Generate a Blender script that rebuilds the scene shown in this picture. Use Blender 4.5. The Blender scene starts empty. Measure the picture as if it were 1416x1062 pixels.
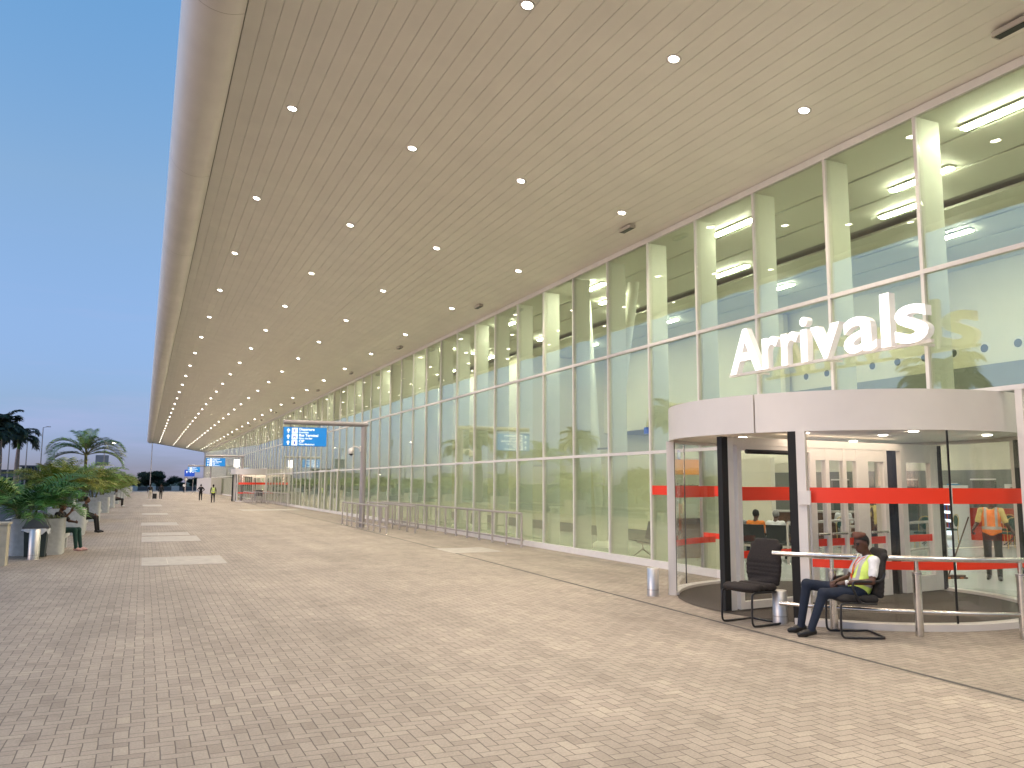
import bpy, math, random
import numpy as np
from math import sin, cos, pi, radians, atan2, sqrt
from mathutils import Vector, Matrix, Euler
random.seed(7)
rnd = random.random
def U(a, b): return a + (b - a) * random.random()

# ------------------------------------------------------------------ camera, world, sun, exposure
sc = bpy.context.scene
CAMH = 1.9
camd = bpy.data.cameras.new("camera"); cam = bpy.data.objects.new("camera", camd)
sc.collection.objects.link(cam); sc.camera = cam
yaw, pitch, roll, FPX = 0.4182, 0.1202, 0.0045, 1135.7
camd.sensor_fit = 'HORIZONTAL'; camd.sensor_width = 36.0; camd.lens = 36.0 * FPX / 1416
camd.clip_start = 0.1; camd.clip_end = 5000
_f = Vector((sin(yaw) * cos(pitch), cos(yaw) * cos(pitch), sin(pitch)))
_r = Vector((cos(yaw), -sin(yaw), 0)); _u = _r.cross(_f)
_r2 = _r * cos(roll) + _u * sin(roll); _u2 = -_r * sin(roll) + _u * cos(roll)
m = Matrix.Identity(4)
for i in range(3):
    m[i][0] = _r2[i]; m[i][1] = _u2[i]; m[i][2] = -_f[i]
m[2][3] = CAMH
cam.matrix_world = m

SUN_EL, SUN_AZ = radians(6), radians(262)      # azimuth clockwise from +Y : behind the camera, over the road
world = bpy.data.worlds.new("World"); sc.world = world; world.use_nodes = True
wn, wl = world.node_tree.nodes, world.node_tree.links
wn.clear()
wo = wn.new('ShaderNodeOutputWorld'); bg = wn.new('ShaderNodeBackground')
sky = wn.new('ShaderNodeTexSky'); sky.sky_type = 'NISHITA'; sky.sun_disc = False
sky.sun_elevation = SUN_EL; sky.sun_rotation = SUN_AZ
sky.air_density = 1.0; sky.dust_density = 0.5; sky.ozone_density = 3.0
# thin evening cloud bands near the horizon
tc = wn.new('ShaderNodeTexCoord'); sp = wn.new('ShaderNodeSeparateXYZ')
mp = wn.new('ShaderNodeMapping'); mp.inputs['Scale'].default_value = (1.6, 1.6, 13); mp.inputs['Location'].default_value = (0.3, 1.7, 0.4)
nz = wn.new('ShaderNodeTexNoise'); nz.inputs['Scale'].default_value = 1.7; nz.inputs['Detail'].default_value = 5; nz.inputs['Roughness'].default_value = 0.6
cr = wn.new('ShaderNodeValToRGB'); cr.color_ramp.elements[0].position = 0.46; cr.color_ramp.elements[1].position = 0.68
hr = wn.new('ShaderNodeMapRange'); hr.inputs[1].default_value = 0.02; hr.inputs[2].default_value = 0.28; hr.inputs[3].default_value = 1; hr.inputs[4].default_value = 0
mu = wn.new('ShaderNodeMath'); mu.operation = 'MULTIPLY'
mu2 = wn.new('ShaderNodeMath'); mu2.operation = 'MULTIPLY'; mu2.inputs[1].default_value = 0.65
mx = wn.new('ShaderNodeMix'); mx.data_type = 'RGBA'
mx.inputs[7].default_value = (1.55, 1.65, 2.6, 1)
gm = wn.new('ShaderNodeMix'); gm.data_type = 'RGBA'; gm.blend_type = 'MULTIPLY'; gm.inputs[0].default_value = 1.0
gr = wn.new('ShaderNodeValToRGB'); ge = gr.color_ramp.elements      # dusk: the anti-twilight band dims and blues the sky near the horizon
ge[0].position = 0.02; ge[0].color = (0.60, 0.68, 1.75, 1); ge[1].position = 0.52; ge[1].color = (1.58, 1.66, 1.64, 1)
for _p, _c in ((0.085, (0.80, 0.76, 1.18, 1)), (0.17, (1.20, 1.0, 1.22, 1)), (0.316, (1.68, 1.34, 1.28, 1))):
    _e = ge.new(_p); _e.color = _c
wl.new(tc.outputs['Generated'], sp.inputs[0]); wl.new(sp.outputs[2], gr.inputs[0]); wl.new(gr.outputs[0], gm.inputs[7])
wl.new(tc.outputs['Generated'], mp.inputs[0]); wl.new(mp.outputs[0], nz.inputs[0]); wl.new(nz.outputs[0], cr.inputs[0])
wl.new(tc.outputs['Generated'], sp.inputs[0]); wl.new(sp.outputs[2], hr.inputs[0])
wl.new(cr.outputs[0], mu.inputs[0]); wl.new(hr.outputs[0], mu.inputs[1]); wl.new(mu.outputs[0], mu2.inputs[0])
wl.new(mu2.outputs[0], mx.inputs[0]); wl.new(sky.outputs[0], gm.inputs[6]); wl.new(gm.outputs[2], mx.inputs[6])
wl.new(mx.outputs[2], bg.inputs[0]); bg.inputs[1].default_value = 0.15
wl.new(bg.outputs[0], wo.inputs[0])

sl = bpy.data.lights.new("sun", 'SUN'); sun = bpy.data.objects.new("sun", sl); sc.collection.objects.link(sun)
sl.energy = 0.25; sl.angle = radians(12); sl.color = (1.0, 0.8, 0.62)
_sd = Vector((sin(SUN_AZ) * cos(SUN_EL), cos(SUN_AZ) * cos(SUN_EL), sin(SUN_EL)))
sun.rotation_euler = _sd.to_track_quat('Z', 'Y').to_euler()
vs = sc.view_settings; vs.view_transform = 'Standard'; vs.look = 'None'; vs.gamma = 1; vs.exposure = 1.0
cy = sc.cycles
cy.max_bounces = 9; cy.diffuse_bounces = 4; cy.glossy_bounces = 5; cy.transmission_bounces = 6
cy.transparent_max_bounces = 40; cy.use_denoising = True; cy.sample_clamp_indirect = 6
cy.caustics_reflective = False; cy.caustics_refractive = False

# lamp strengths
DOWN_W, STRIP_L, SIGN_L = 47.0, 58.0, 1.3

# ------------------------------------------------------------------ materials
MATS = {}
def mat(name, col, rough=0.6, metal=0.0, var=0.0, scale=6.0, bump=0.0, emit=None, es=1.0, spec=None, coat=0, detail=4, var2=None):
    if name in MATS: return MATS[name]
    M = bpy.data.materials.new(name); M.use_nodes = True; n, l = M.node_tree.nodes, M.node_tree.links
    b = n['Principled BSDF']; b.inputs['Base Color'].default_value = (*col, 1)
    b.inputs['Roughness'].default_value = rough; b.inputs['Metallic'].default_value = metal
    if spec is not None: b.inputs['Specular IOR Level'].default_value = spec
    if coat: b.inputs['Coat Weight'].default_value = coat
    if var or bump:
        t = n.new('ShaderNodeTexCoord'); z = n.new('ShaderNodeTexNoise'); z.inputs['Scale'].default_value = scale; z.inputs['Detail'].default_value = detail
        l.new(t.outputs['Object'], z.inputs[0])
        if var:
            r = n.new('ShaderNodeMapRange'); r.inputs[1].default_value = 0.3; r.inputs[2].default_value = 0.7
            r.inputs[3].default_value = 1 - var; r.inputs[4].default_value = 1 + var
            l.new(z.outputs[0], r.inputs[0])
            mm = n.new('ShaderNodeMix'); mm.data_type = 'RGBA'; mm.blend_type = 'MULTIPLY'; mm.inputs[0].default_value = 1
            mm.inputs[6].default_value = (*col, 1); l.new(r.outputs[0], mm.inputs[7]); l.new(mm.outputs[2], b.inputs['Base Color'])
        if bump:
            bp = n.new('ShaderNodeBump'); bp.inputs['Strength'].default_value = bump; bp.inputs['Distance'].default_value = 0.02
            l.new(z.outputs[0], bp.inputs['Height']); l.new(bp.outputs[0], b.inputs['Normal'])
    if emit:
        b.inputs['Emission Color'].default_value = (*emit, 1); b.inputs['Emission Strength'].default_value = es
    MATS[name] = M; return M

def glass(name, tint, f0, haze=0.0):
    M = bpy.data.materials.new(name); M.use_nodes = True; n, l = M.node_tree.nodes, M.node_tree.links; n.clear()
    o = n.new('ShaderNodeOutputMaterial'); tr = n.new('ShaderNodeBsdfTransparent'); tr.inputs[0].default_value = (*tint, 1)
    g = n.new('ShaderNodeBsdfGlossy'); g.inputs['Roughness'].default_value = 0.0; g.inputs[0].default_value = (1, 0.985, 1, 1)
    lw = n.new('ShaderNodeLayerWeight'); lw.inputs[0].default_value = 0.5
    p = n.new('ShaderNodeMath'); p.operation = 'POWER'; p.inputs[1].default_value = 5
    a = n.new('ShaderNodeMath'); a.operation = 'MULTIPLY_ADD'; a.inputs[1].default_value = 1 - f0; a.inputs[2].default_value = f0
    mx = n.new('ShaderNodeMixShader')
    gp = n.new('ShaderNodeNewGeometry'); wv = n.new('ShaderNodeTexNoise'); wv.inputs['Scale'].default_value = 0.9; wv.inputs['Detail'].default_value = 1.0
    bp = n.new('ShaderNodeBump'); bp.inputs['Strength'].default_value = 0.18; bp.inputs['Distance'].default_value = 0.012
    l.new(gp.outputs['Position'], wv.inputs[0]); l.new(wv.outputs[0], bp.inputs['Height']); l.new(bp.outputs[0], g.inputs['Normal'])
    l.new(lw.outputs['Facing'], p.inputs[0]); l.new(p.outputs[0], a.inputs[0]); l.new(a.outputs[0], mx.inputs[0])
    l.new(tr.outputs[0], mx.inputs[1]); l.new(g.outputs[0], mx.inputs[2]); l.new(mx.outputs[0], o.inputs[0])
    MATS[name] = M; return M

facade_glass = glass('tinted facade glass', (0.875, 0.92, 0.79), 0.15)
clear_glass = glass('clear door glass', (0.965, 0.97, 0.955), 0.035)
white_alu = mat('white aluminium', (0.76, 0.725, 0.68), 0.45, var=0.03)
drum_white = mat('white drum cladding', (0.72, 0.68, 0.63), 0.4, var=0.03, scale=2)
soffit_m = mat('soffit planks', (0.93, 0.89, 0.80), 0.42, var=0.03, scale=1.3)
groove_m = mat('soffit groove', (0.50, 0.46, 0.40), 0.8)
nose_m = mat('canopy edge metal', (0.92, 0.87, 0.82), 0.38, metal=0.0, var=0.05, scale=0.8)
steel = mat('brushed steel', (0.66, 0.64, 0.61), 0.2, metal=1.0, var=0.08, scale=14)
dull_steel = mat('dull steel', (0.42, 0.39, 0.37), 0.38, metal=0.85, var=0.08)
pole_grey = mat('grey paint', (0.33, 0.30, 0.30), 0.45, var=0.05)
black_metal = mat('black powder coat', (0.012, 0.012, 0.013), 0.35)
black_rub = mat('black brush', (0.012, 0.012, 0.012), 0.8)
red_film = mat('red film', (0.86, 0.045, 0.012), 0.45, emit=(0.9, 0.05, 0.01), es=0.0)
fin_m = mat('white fin', (0.80, 0.80, 0.73), 0.5, var=0.03)
cream = mat('cream wall', (0.74, 0.70, 0.56), 0.7, var=0.04, scale=1)
greywall = mat('grey wall', (0.22, 0.225, 0.20), 0.6, var=0.1, scale=1)
ceil_m = mat('ceiling metal', (0.66, 0.66, 0.58), 0.6, var=0.04, scale=1)
darkgap = mat('dark ceiling void', (0.10, 0.11, 0.095), 0.8)
int_floor = mat('pale floor tile', (0.50, 0.53, 0.50), 0.22, var=0.06, scale=2)
mat_m = mat('entrance mat', (0.075, 0.062, 0.05), 0.95, var=0.25, scale=40, bump=0.3)
concrete = mat('planter concrete', (0.46, 0.475, 0.47), 0.8, var=0.12, scale=9, bump=0.25)
slab_m = mat('concrete cover', (0.40, 0.365, 0.32), 0.85, var=0.12, scale=5, bump=0.2)
asphalt = mat('asphalt', (0.052, 0.052, 0.055), 0.85, var=0.2, scale=3, bump=0.3)
kerb_m = mat('kerb stone', (0.34, 0.33, 0.31), 0.85, var=0.15, scale=4)
paint_w = mat('road paint', (0.7, 0.7, 0.68), 0.6, var=0.15, scale=9)
soil = mat('soil', (0.05, 0.035, 0.022), 0.95, var=0.3, scale=20, bump=0.5)
grass_m = mat('dark grass', (0.045, 0.07, 0.025), 0.95, var=0.35, scale=0.6)
fabric_b = mat('black fabric', (0.018, 0.016, 0.015), 0.9, var=0.35, scale=60, bump=0.25)
brown_fab = mat('dark brown fabric', (0.020, 0.015, 0.013), 0.9, var=0.35, scale=60, bump=0.25)
lamp_white = mat('lit lamp lens', (0.9, 0.9, 0.9), 0.5, emit=(1.0, 0.92, 0.80), es=11)
strip_m = mat('lit tube', (0.9, 0.9, 0.9), 0.5, emit=(1.0, 0.99, 0.90), es=STRIP_L)
letter_face = mat('lit letter face', (0.9, 0.9, 0.9), 0.5, emit=(1.0, 0.96, 1.0), es=0.62)
letter_side = mat('letter return', (0.86, 0.82, 0.80), 0.5, emit=(1.0, 0.95, 0.95), es=0.08)
sign_blue = mat('lit blue sign', (0.01, 0.08, 0.2), 0.4, emit=(0.012, 0.27, 0.74), es=0.40)
sign_white = mat('lit white print', (0.6, 0.6, 0.6), 0.4, emit=(0.9, 0.97, 1.0), es=0.55)
sign_dark = mat('dark blue sign', (0.01, 0.04, 0.25), 0.4, emit=(0.01, 0.05, 0.32), es=0.6)
sign_case = mat('sign case', (0.12, 0.2, 0.3), 0.5)
leaf1 = mat('areca leaf', (0.15, 0.25, 0.028), 0.5, var=0.35, scale=1.3)
leaf2 = mat('areca leaf yellowing', (0.27, 0.29, 0.04), 0.5, var=0.35, scale=1.3)
leaf3 = mat('deep green leaf', (0.055, 0.165, 0.024), 0.5, var=0.35, scale=1.3)
leafd = mat('dark tree leaf', (0.022, 0.04, 0.018), 0.7, var=0.4, scale=0.5)
stem_m = mat('palm stem', (0.14, 0.13, 0.05), 0.7, var=0.3, scale=8)
palmtrunk = mat('royal palm trunk', (0.30, 0.24, 0.22), 0.85, var=0.18, scale=5, bump=0.3)
trunkd = mat('tree bark', (0.07, 0.055, 0.04), 0.9, var=0.3, scale=5)
bin_m = mat('dark bin plastic', (0.02, 0.035, 0.035), 0.45, var=0.1)
bag_m = mat('clear bin bag', (0.55, 0.57, 0.6), 0.35)
wood_dk = mat('dark timber', (0.10, 0.045, 0.02), 0.5, var=0.3, scale=9)
tabletop = mat('table top', (0.45, 0.42, 0.36), 0.4)
gold = mat('gold frame', (0.62, 0.45, 0.16), 0.35, metal=0.6)
green_fab = mat('green fabric', (0.02, 0.07, 0.055), 0.85)
redbooth = mat('red booth vinyl', (0.55, 0.05, 0.015), 0.45)
bldg_far = mat('far building wall', (0.16, 0.16, 0.17), 0.8, var=0.1)
win_far = mat('far window', (0.04, 0.05, 0.07), 0.2)
skin = mat('dark brown skin', (0.075, 0.030, 0.017), 0.5, var=0.1, scale=20)
skin2 = mat('brown skin', (0.16, 0.075, 0.045), 0.5, var=0.1, scale=20)
hair_m = mat('black hair', (0.008, 0.007, 0.006), 0.8, var=0.3, scale=80, bump=0.4)

# herringbone pavers, 200 x 100 mm, as a node tree
def paver_material():
    M = bpy.data.materials.new('herringbone pavers'); M.use_nodes = True; n, l = M.node_tree.nodes, M.node_tree.links
    b = n['Principled BSDF']
    def S(v): return v
    def mth(op, a, c=None, d=None):
        q = n.new('ShaderNodeMath'); q.operation = op
        for i, x in enumerate((a, c, d)):
            if x is None: continue
            if hasattr(x, 'links'): l.new(x, q.inputs[i])
            else: q.inputs[i].default_value = x
        return q.outputs[0]
    g = n.new('ShaderNodeNewGeometry'); sx = n.new('ShaderNodeSeparateXYZ'); l.new(g.outputs['Position'], sx.inputs[0])
    # slight waviness so courses are not ruler straight
    wz = n.new('ShaderNodeTexNoise'); wz.inputs['Scale'].default_value = 2.2; wz.inputs['Detail'].default_value = 2; l.new(g.outputs['Position'], wz.inputs[0])
    ws = n.new('ShaderNodeSeparateColor'); l.new(wz.outputs['Color'], ws.inputs[0])
    px = mth('ADD', sx.outputs[0], mth('MULTIPLY', mth('SUBTRACT', ws.outputs[0], 0.5), 0.03))
    py = mth('ADD', sx.outputs[1], mth('MULTIPLY', mth('SUBTRACT', ws.outputs[1], 0.5), 0.03))
    u = mth('MULTIPLY', px, 1 / 0.103); v = mth('MULTIPLY', py, 1 / 0.103)
    i = mth('FLOOR', u); j = mth('FLOOR', v); fu = mth('SUBTRACT', u, i); fv = mth('SUBTRACT', v, j)
    k = mth('FLOORED_MODULO', mth('SUBTRACT', i, j), 4)
    def eq(t): return mth('COMPARE', k, t, 0.1)
    m1, m2 = eq(1), eq(2); horiz = mth('LESS_THAN', k, 1.5)
    lx = mth('ADD', fu, m1); ly = mth('ADD', fv, m2)
    lenx = mth('ADD', horiz, 1); leny = mth('SUBTRACT', 2, horiz)
    ex = mth('MINIMUM', lx, mth('SUBTRACT', lenx, lx)); ey = mth('MINIMUM', ly, mth('SUBTRACT', leny, ly))
    e = mth('MINIMUM', ex, ey)
    # position within the brick along its axes, for a tiny tilt
    joint = n.new('ShaderNodeMapRange'); joint.inputs[1].default_value = 0.012; joint.inputs[2].default_value = 0.058; l.new(e, joint.inputs[0])
    idc = n.new('ShaderNodeCombineXYZ'); l.new(mth('SUBTRACT', i, m1), idc.inputs[0]); l.new(mth('SUBTRACT', j, m2), idc.inputs[1]); l.new(horiz, idc.inputs[2])
    wn_ = n.new('ShaderNodeTexWhiteNoise'); l.new(idc.outputs[0], wn_.inputs[0])
    ramp = n.new('ShaderNodeValToRGB'); l.new(wn_.outputs[0], ramp.inputs[0])
    er = ramp.color_ramp.elements; er[0].color = (0.275, 0.230, 0.187, 1); er[1].color = (0.375, 0.32, 0.255, 1)
    for pos, c in ((0.3, (0.322, 0.272, 0.222, 1)), (0.88, (0.348, 0.296, 0.24, 1))):
        q = er.new(pos); q.color = c
    big = n.new('ShaderNodeTexNoise'); big.inputs['Scale'].default_value = 0.35; big.inputs['Detail'].default_value = 6; big.inputs['Roughness'].default_value = 0.65
    l.new(g.outputs['Position'], big.inputs[0])
    br = n.new('ShaderNodeMapRange'); br.inputs[1].default_value = 0.3; br.inputs[2].default_value = 0.7; br.inputs[3].default_value = 0.80; br.inputs[4].default_value = 1.16; l.new(big.outputs[0], br.inputs[0])
    fine = n.new('ShaderNodeTexNoise'); fine.inputs['Scale'].default_value = 55; fine.inputs['Detail'].default_value = 4; l.new(g.outputs['Position'], fine.inputs[0])
    fr = n.new('ShaderNodeMapRange'); fr.inputs[1].default_value = 0.3; fr.inputs[2].default_value = 0.7; fr.inputs[3].default_value = 0.84; fr.inputs[4].default_value = 1.12; l.new(fine.outputs[0], fr.inputs[0])
    # scuffs, old gum and damp stains
    st = n.new('ShaderNodeTexNoise'); st.inputs['Scale'].default_value = 1.7; st.inputs['Detail'].default_value = 8; st.inputs['Roughness'].default_value = 0.7; l.new(g.outputs['Position'], st.inputs[0])
    sr = n.new('ShaderNodeMapRange'); sr.inputs[1].default_value = 0.56; sr.inputs[2].default_value = 0.75; sr.inputs[3].default_value = 1.0; sr.inputs[4].default_value = 0.72; l.new(st.outputs[0], sr.inputs[0])
    f = mth('MULTIPLY', mth('MULTIPLY', br.outputs[0], fr.outputs[0]), sr.outputs[0])
    vo = n.new('ShaderNodeTexVoronoi'); vo.inputs['Scale'].default_value = 1.3; l.new(g.outputs['Position'], vo.inputs[0])
    gum = n.new('ShaderNodeMapRange'); gum.inputs[1].default_value = 0.018; gum.inputs[2].default_value = 0.03; gum.inputs[3].default_value = 0.55; gum.inputs[4].default_value = 1.0; l.new(vo.outputs['Distance'], gum.inputs[0])
    # dark scuffed trolley lanes running along the building
    ln = n.new('ShaderNodeTexNoise'); ln.inputs['Scale'].default_value = 1.0; ln.inputs['Detail'].default_value = 5
    lmp = n.new('ShaderNodeMapping'); lmp.inputs['Scale'].default_value = (1.8, 0.12, 1); l.new(g.outputs['Position'], lmp.inputs[0]); l.new(lmp.outputs[0], ln.inputs[0])
    lr = n.new('ShaderNodeMapRange'); lr.inputs[1].default_value = 0.35; lr.inputs[2].default_value = 0.65; lr.inputs[3].default_value = 0.90; lr.inputs[4].default_value = 1.07; l.new(ln.outputs[0], lr.inputs[0])
    f = mth('MULTIPLY', mth('MULTIPLY', f, gum.outputs[0]), lr.outputs[0])
    mm = n.new('ShaderNodeMix'); mm.data_type = 'RGBA'; mm.blend_type = 'MULTIPLY'; mm.inputs[0].default_value = 1
    l.new(ramp.outputs[0], mm.inputs[6]); l.new(f, mm.inputs[7])
    jm = n.new('ShaderNodeMix'); jm.data_type = 'RGBA'; l.new(joint.outputs[0], jm.inputs[0]); jm.inputs[6].default_value = (0.10, 0.08, 0.065, 1)
    l.new(mm.outputs[2], jm.inputs[7]); l.new(jm.outputs[2], b.inputs['Base Color'])
    b.inputs['Roughness'].default_value = 0.72
    hh = mth('ADD', mth('MULTIPLY', joint.outputs[0], 1.0), mth('MULTIPLY', fine.outputs[0], 0.25))
    tl = mth('MULTIPLY', mth('MULTIPLY', mth('SUBTRACT', wn_.outputs[0], 0.5), 0.7), mth('ADD', lx, ly))
    hh = mth('ADD', hh, tl)
    bp = n.new('ShaderNodeBump'); bp.inputs['Strength'].default_value = 0.5; bp.inputs['Distance'].default_value = 0.006
    l.new(hh, bp.inputs['Height']); l.new(bp.outputs[0], b.inputs['Normal'])
    return M
paver = paver_material()

# ------------------------------------------------------------------ mesh helpers
COL = sc.collection
class MB:
    def __init__(s): s.v = []; s.f = []; s.mi = []; s.mats = []; s.sm = []
    def _m(s, m):
        if m not in s.mats: s.mats.append(m)
        return s.mats.index(m)
    def add(s, vs, fs, m, smooth=False):
        o = len(s.v); s.v += [tuple(x) for x in vs]; k = s._m(m)
        for f in fs: s.f.append(tuple(o + i for i in f)); s.mi.append(k); s.sm.append(smooth)
        return s
    def box(s, c, d, m, rz=0, R=None):
        vs = []
        R = R or Matrix.Rotation(rz, 3, 'Z')
        for z in (-.5, .5):
            for x, y in ((-.5, -.5), (.5, -.5), (.5, .5), (-.5, .5)):
                vs.append(Vector(c) + R @ Vector((x * d[0], y * d[1], z * d[2])))
        return s.add(vs, [(3, 2, 1, 0), (4, 5, 6, 7), (0, 1, 5, 4), (1, 2, 6, 5), (2, 3, 7, 6), (3, 0, 4, 7)], m)
    def bb(s, x0, x1, y0, y1, z0, z1, m): return s.box(((x0 + x1) / 2, (y0 + y1) / 2, (z0 + z1) / 2), (abs(x1 - x0), abs(y1 - y0), abs(z1 - z0)), m)
    def rbox(s, c, d, m, r=0.02, rz=0, n=3):
        # box with rounded vertical edges
        pts = []
        hx, hy = d[0] / 2, d[1] / 2
        for (sx, sy, a0) in ((1, 1, 0), (-1, 1, pi / 2), (-1, -1, pi), (1, -1, 1.5 * pi)):
            for k in range(n + 1):
                a = a0 + k / n * pi / 2; pts.append((sx * (hx - r) + r * cos(a), sy * (hy - r) + r * sin(a)))
        return s.prism(pts, c[2] - d[2] / 2, c[2] + d[2] / 2, m, (c[0], c[1]), rz)
    def prism(s, pts, z0, z1, m, c=(0, 0), rz=0, smooth=False, top=1.0):
        n = len(pts); cr, sr = cos(rz), sin(rz)
        P = [(c[0] + x * cr - y * sr, c[1] + x * sr + y * cr) for x, y in pts]
        Q = [(c[0] + (x * cr - y * sr) * top, c[1] + (x * sr + y * cr) * top) for x, y in pts]
        vs = [(x, y, z0) for x, y in P] + [(x, y, z1) for x, y in Q]
        fs = [(i, (i + 1) % n, n + (i + 1) % n, n + i) for i in range(n)]
        s.add(vs, fs, m, smooth); s.add(vs, [tuple(range(n - 1, -1, -1)), tuple(range(n, 2 * n))], m); return s
    def tube(s, pts, r, m, n=10, cap=True, smooth=True, closed=False):
        P = [Vector(p) for p in pts]; N = len(P); rr = r if isinstance(r, (list, tuple)) else [r] * N
        vs = []; prev = None
        for i in range(N):
            t = (P[min(i + 1, N - 1)] - P[max(i - 1, 0)]).normalized()
            if prev is None:
                a = Vector((0, 0, 1)) if abs(t.z) < 0.9 else Vector((1, 0, 0)); u = t.cross(a).normalized()
            else:
                u = (prev - t * prev.dot(t)).normalized()
            prev = u; w = t.cross(u)
            for k in range(n):
                a = 2 * pi * k / n; vs.append(P[i] + (u * cos(a) + w * sin(a)) * rr[i])
        fs = [(i * n + k, i * n + (k + 1) % n, (i + 1) * n + (k + 1) % n, (i + 1) * n + k) for i in range(N - 1) for k in range(n)]
        s.add(vs, fs, m, smooth)
        if cap: s.add(vs, [tuple(range(n - 1, -1, -1)), tuple(range((N - 1) * n, N * n))], m)
        return s
    def lathe(s, prof, m, c=(0, 0, 0), n=24, smooth=True, cap=True):
        vs = []
        for r, z in prof:
            for k in range(n): a = 2 * pi * k / n; vs.append((c[0] + r * cos(a), c[1] + r * sin(a), c[2] + z))
        N = len(prof)
        s.add(vs, [(i * n + k, i * n + (k + 1) % n, (i + 1) * n + (k + 1) % n, (i + 1) * n + k) for i in range(N - 1) for k in range(n)], m, smooth)
        if cap: s.add(vs, [tuple(range(n - 1, -1, -1)), tuple(range((N - 1) * n, N * n))], m)
        return s
    def arc(s, c, r0, r1, a0, a1, z0, z1, m, n=24):
        # curved wall from angle a0 to a1 (degrees)
        vs = []
        for k in range(n + 1):
            a = radians(a0 + (a1 - a0) * k / n)
            for r in (r0, r1):
                for z in (z0, z1): vs.append((c[0] + r * cos(a), c[1] + r * sin(a), z))
        for_in = []; for_cap = [(0, 1, 3, 2), (4 * n, 4 * n + 2, 4 * n + 3, 4 * n + 1)]; flat = []
        for k in range(n):
            o = 4 * k
            for_in += [(o, o + 4, o + 5, o + 1), (o + 2, o + 3, o + 7, o + 6)]
            flat += [(o + 1, o + 5, o + 7, o + 3), (o, o + 2, o + 6, o + 4)]
        s.add(vs, for_in, m, True); s.add(vs, flat + for_cap, m); return s
    def ball(s, c, r, m, n=12, k=8):
        rx, ry, rz = r if isinstance(r, (list, tuple)) else (r, r, r)
        vs = []
        for i in range(k + 1):
            t = pi * i / k
            for j in range(n): a = 2 * pi * j / n; vs.append((c[0] + rx * sin(t) * cos(a), c[1] + ry * sin(t) * sin(a), c[2] + rz * cos(t)))
        return s.add(vs, [(i * n + j, (i + 1) * n + j, (i + 1) * n + (j + 1) % n, i * n + (j + 1) % n) for i in range(k) for j in range(n)], m, True)
    def mesh(s, me2, m, M=Matrix.Identity(4)):
        return s.add([M @ v.co for v in me2.vertices], [tuple(p.vertices) for p in me2.polygons], m)
    def build(s, name, parent=None, loc=None):
        me = bpy.data.meshes.new(name); me.from_pydata(s.v, [], s.f)
        for mm in s.mats: me.materials.append(mm)
        if s.f:
            me.polygons.foreach_set('material_index', s.mi); me.polygons.foreach_set('use_smooth', s.sm)
        me.update()
        o = bpy.data.objects.new(name, me); COL.objects.link(o)
        if parent is not None: o.parent = parent
        if loc is not None: o.location = loc
        return o
def tag(o, label=None, cat=None, group=None, kind=None):
    if label: o['label'] = label
    if cat: o['category'] = cat
    if group: o['group'] = group
    if kind: o['kind'] = kind
    return o
def thing(name, label, cat, loc=(0, 0, 0), rz=0, group=None):
    o = bpy.data.objects.new(name, None); COL.objects.link(o); o.empty_display_size = 0.1
    o.location = loc; o.rotation_euler = (0, 0, rz); return tag(o, label, cat, group)
def struct(mb, name): return tag(mb.build(name), kind='structure')
ONES = 'zeroth first second third fourth fifth sixth seventh eighth ninth tenth eleventh twelfth thirteenth fourteenth fifteenth sixteenth seventeenth eighteenth nineteenth'.split()
def ordw(k):
    if k < 20: return ONES[k]
    if k % 10 == 0: return {20: 'twentieth', 30: 'thirtieth', 40: 'fortieth'}[k]
    return {2: 'twenty', 3: 'thirty', 4: 'forty'}[k // 10] + '-' + ONES[k % 10]
def kids(o): return [c for c in bpy.data.objects if c.parent == o]
def copy_tree(o, parent=None, label=None):
    c = o.copy(); COL.objects.link(c)
    if parent is not None: c.parent = parent
    if label: c['label'] = label
    for ch in kids(o): copy_tree(ch, c)
    return c
def text_mesh(s, size, ext=0.01, off=0.0, align='LEFT'):
    cu = bpy.data.curves.new('t', 'FONT'); cu.body = s; cu.size = size; cu.extrude = ext; cu.offset = off; cu.align_x = align; cu.resolution_u = 4
    o = bpy.data.objects.new('t', cu); COL.objects.link(o); dg = bpy.context.evaluated_depsgraph_get()
    me = bpy.data.meshes.new_from_object(o.evaluated_get(dg)); bpy.data.objects.remove(o); return me
def smooth_path(pts, k=6):
    P = [Vector(p) for p in pts]; out = []
    for i in range(len(P) - 1):
        p0, p1, p2, p3 = P[max(i - 1, 0)], P[i], P[i + 1], P[min(i + 2, len(P) - 1)]
        for j in range(k):
            t = j / k; out.append(0.5 * ((2 * p1) + (p2 - p0) * t + (2 * p0 - 5 * p1 + 4 * p2 - p3) * t * t + (-p0 + 3 * p1 - 3 * p2 + p3) * t ** 3))
    out.append(P[-1]); return out

# ------------------------------------------------------------------ setting: ground
D, BAY, Y0B = 10.858, 1.8965, 8.7516
YE, YS = Y0B + 89 * BAY, Y0B - 10 * BAY
H, T1, T2 = 7.777, 5.17, 2.632
def sof(x): return 9.27 - 0.17 * (x - 2.30)
g = MB(); g.add([(-1500, -600, -.16), (1500, -600, -.16), (1500, 3000, -.16), (-1500, 3000, -.16)], [(0, 1, 2, 3)], grass_m); struct(g, 'ground')
g = MB(); g.bb(-3.25, 10.80, -40, 192, -.5, 0, paver); g.bb(10.80, 60, 177.6, 192, -.5, -0.002, paver); struct(g, 'forecourt')
g = MB(); g.add([(-24, -60, -.14), (-3.4, -60, -.14), (-3.4, 260, -.14), (-24, 260, -.14)], [(0, 1, 2, 3)], asphalt); struct(g, 'road')
g = MB(); g.bb(-3.42, -3.25, -40, 192, -.5, .006, kerb_m); g.bb(-14.3, -14.1, -60, 260, -.2, 0.0, kerb_m); struct(g, 'kerb')
g = MB()
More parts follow.
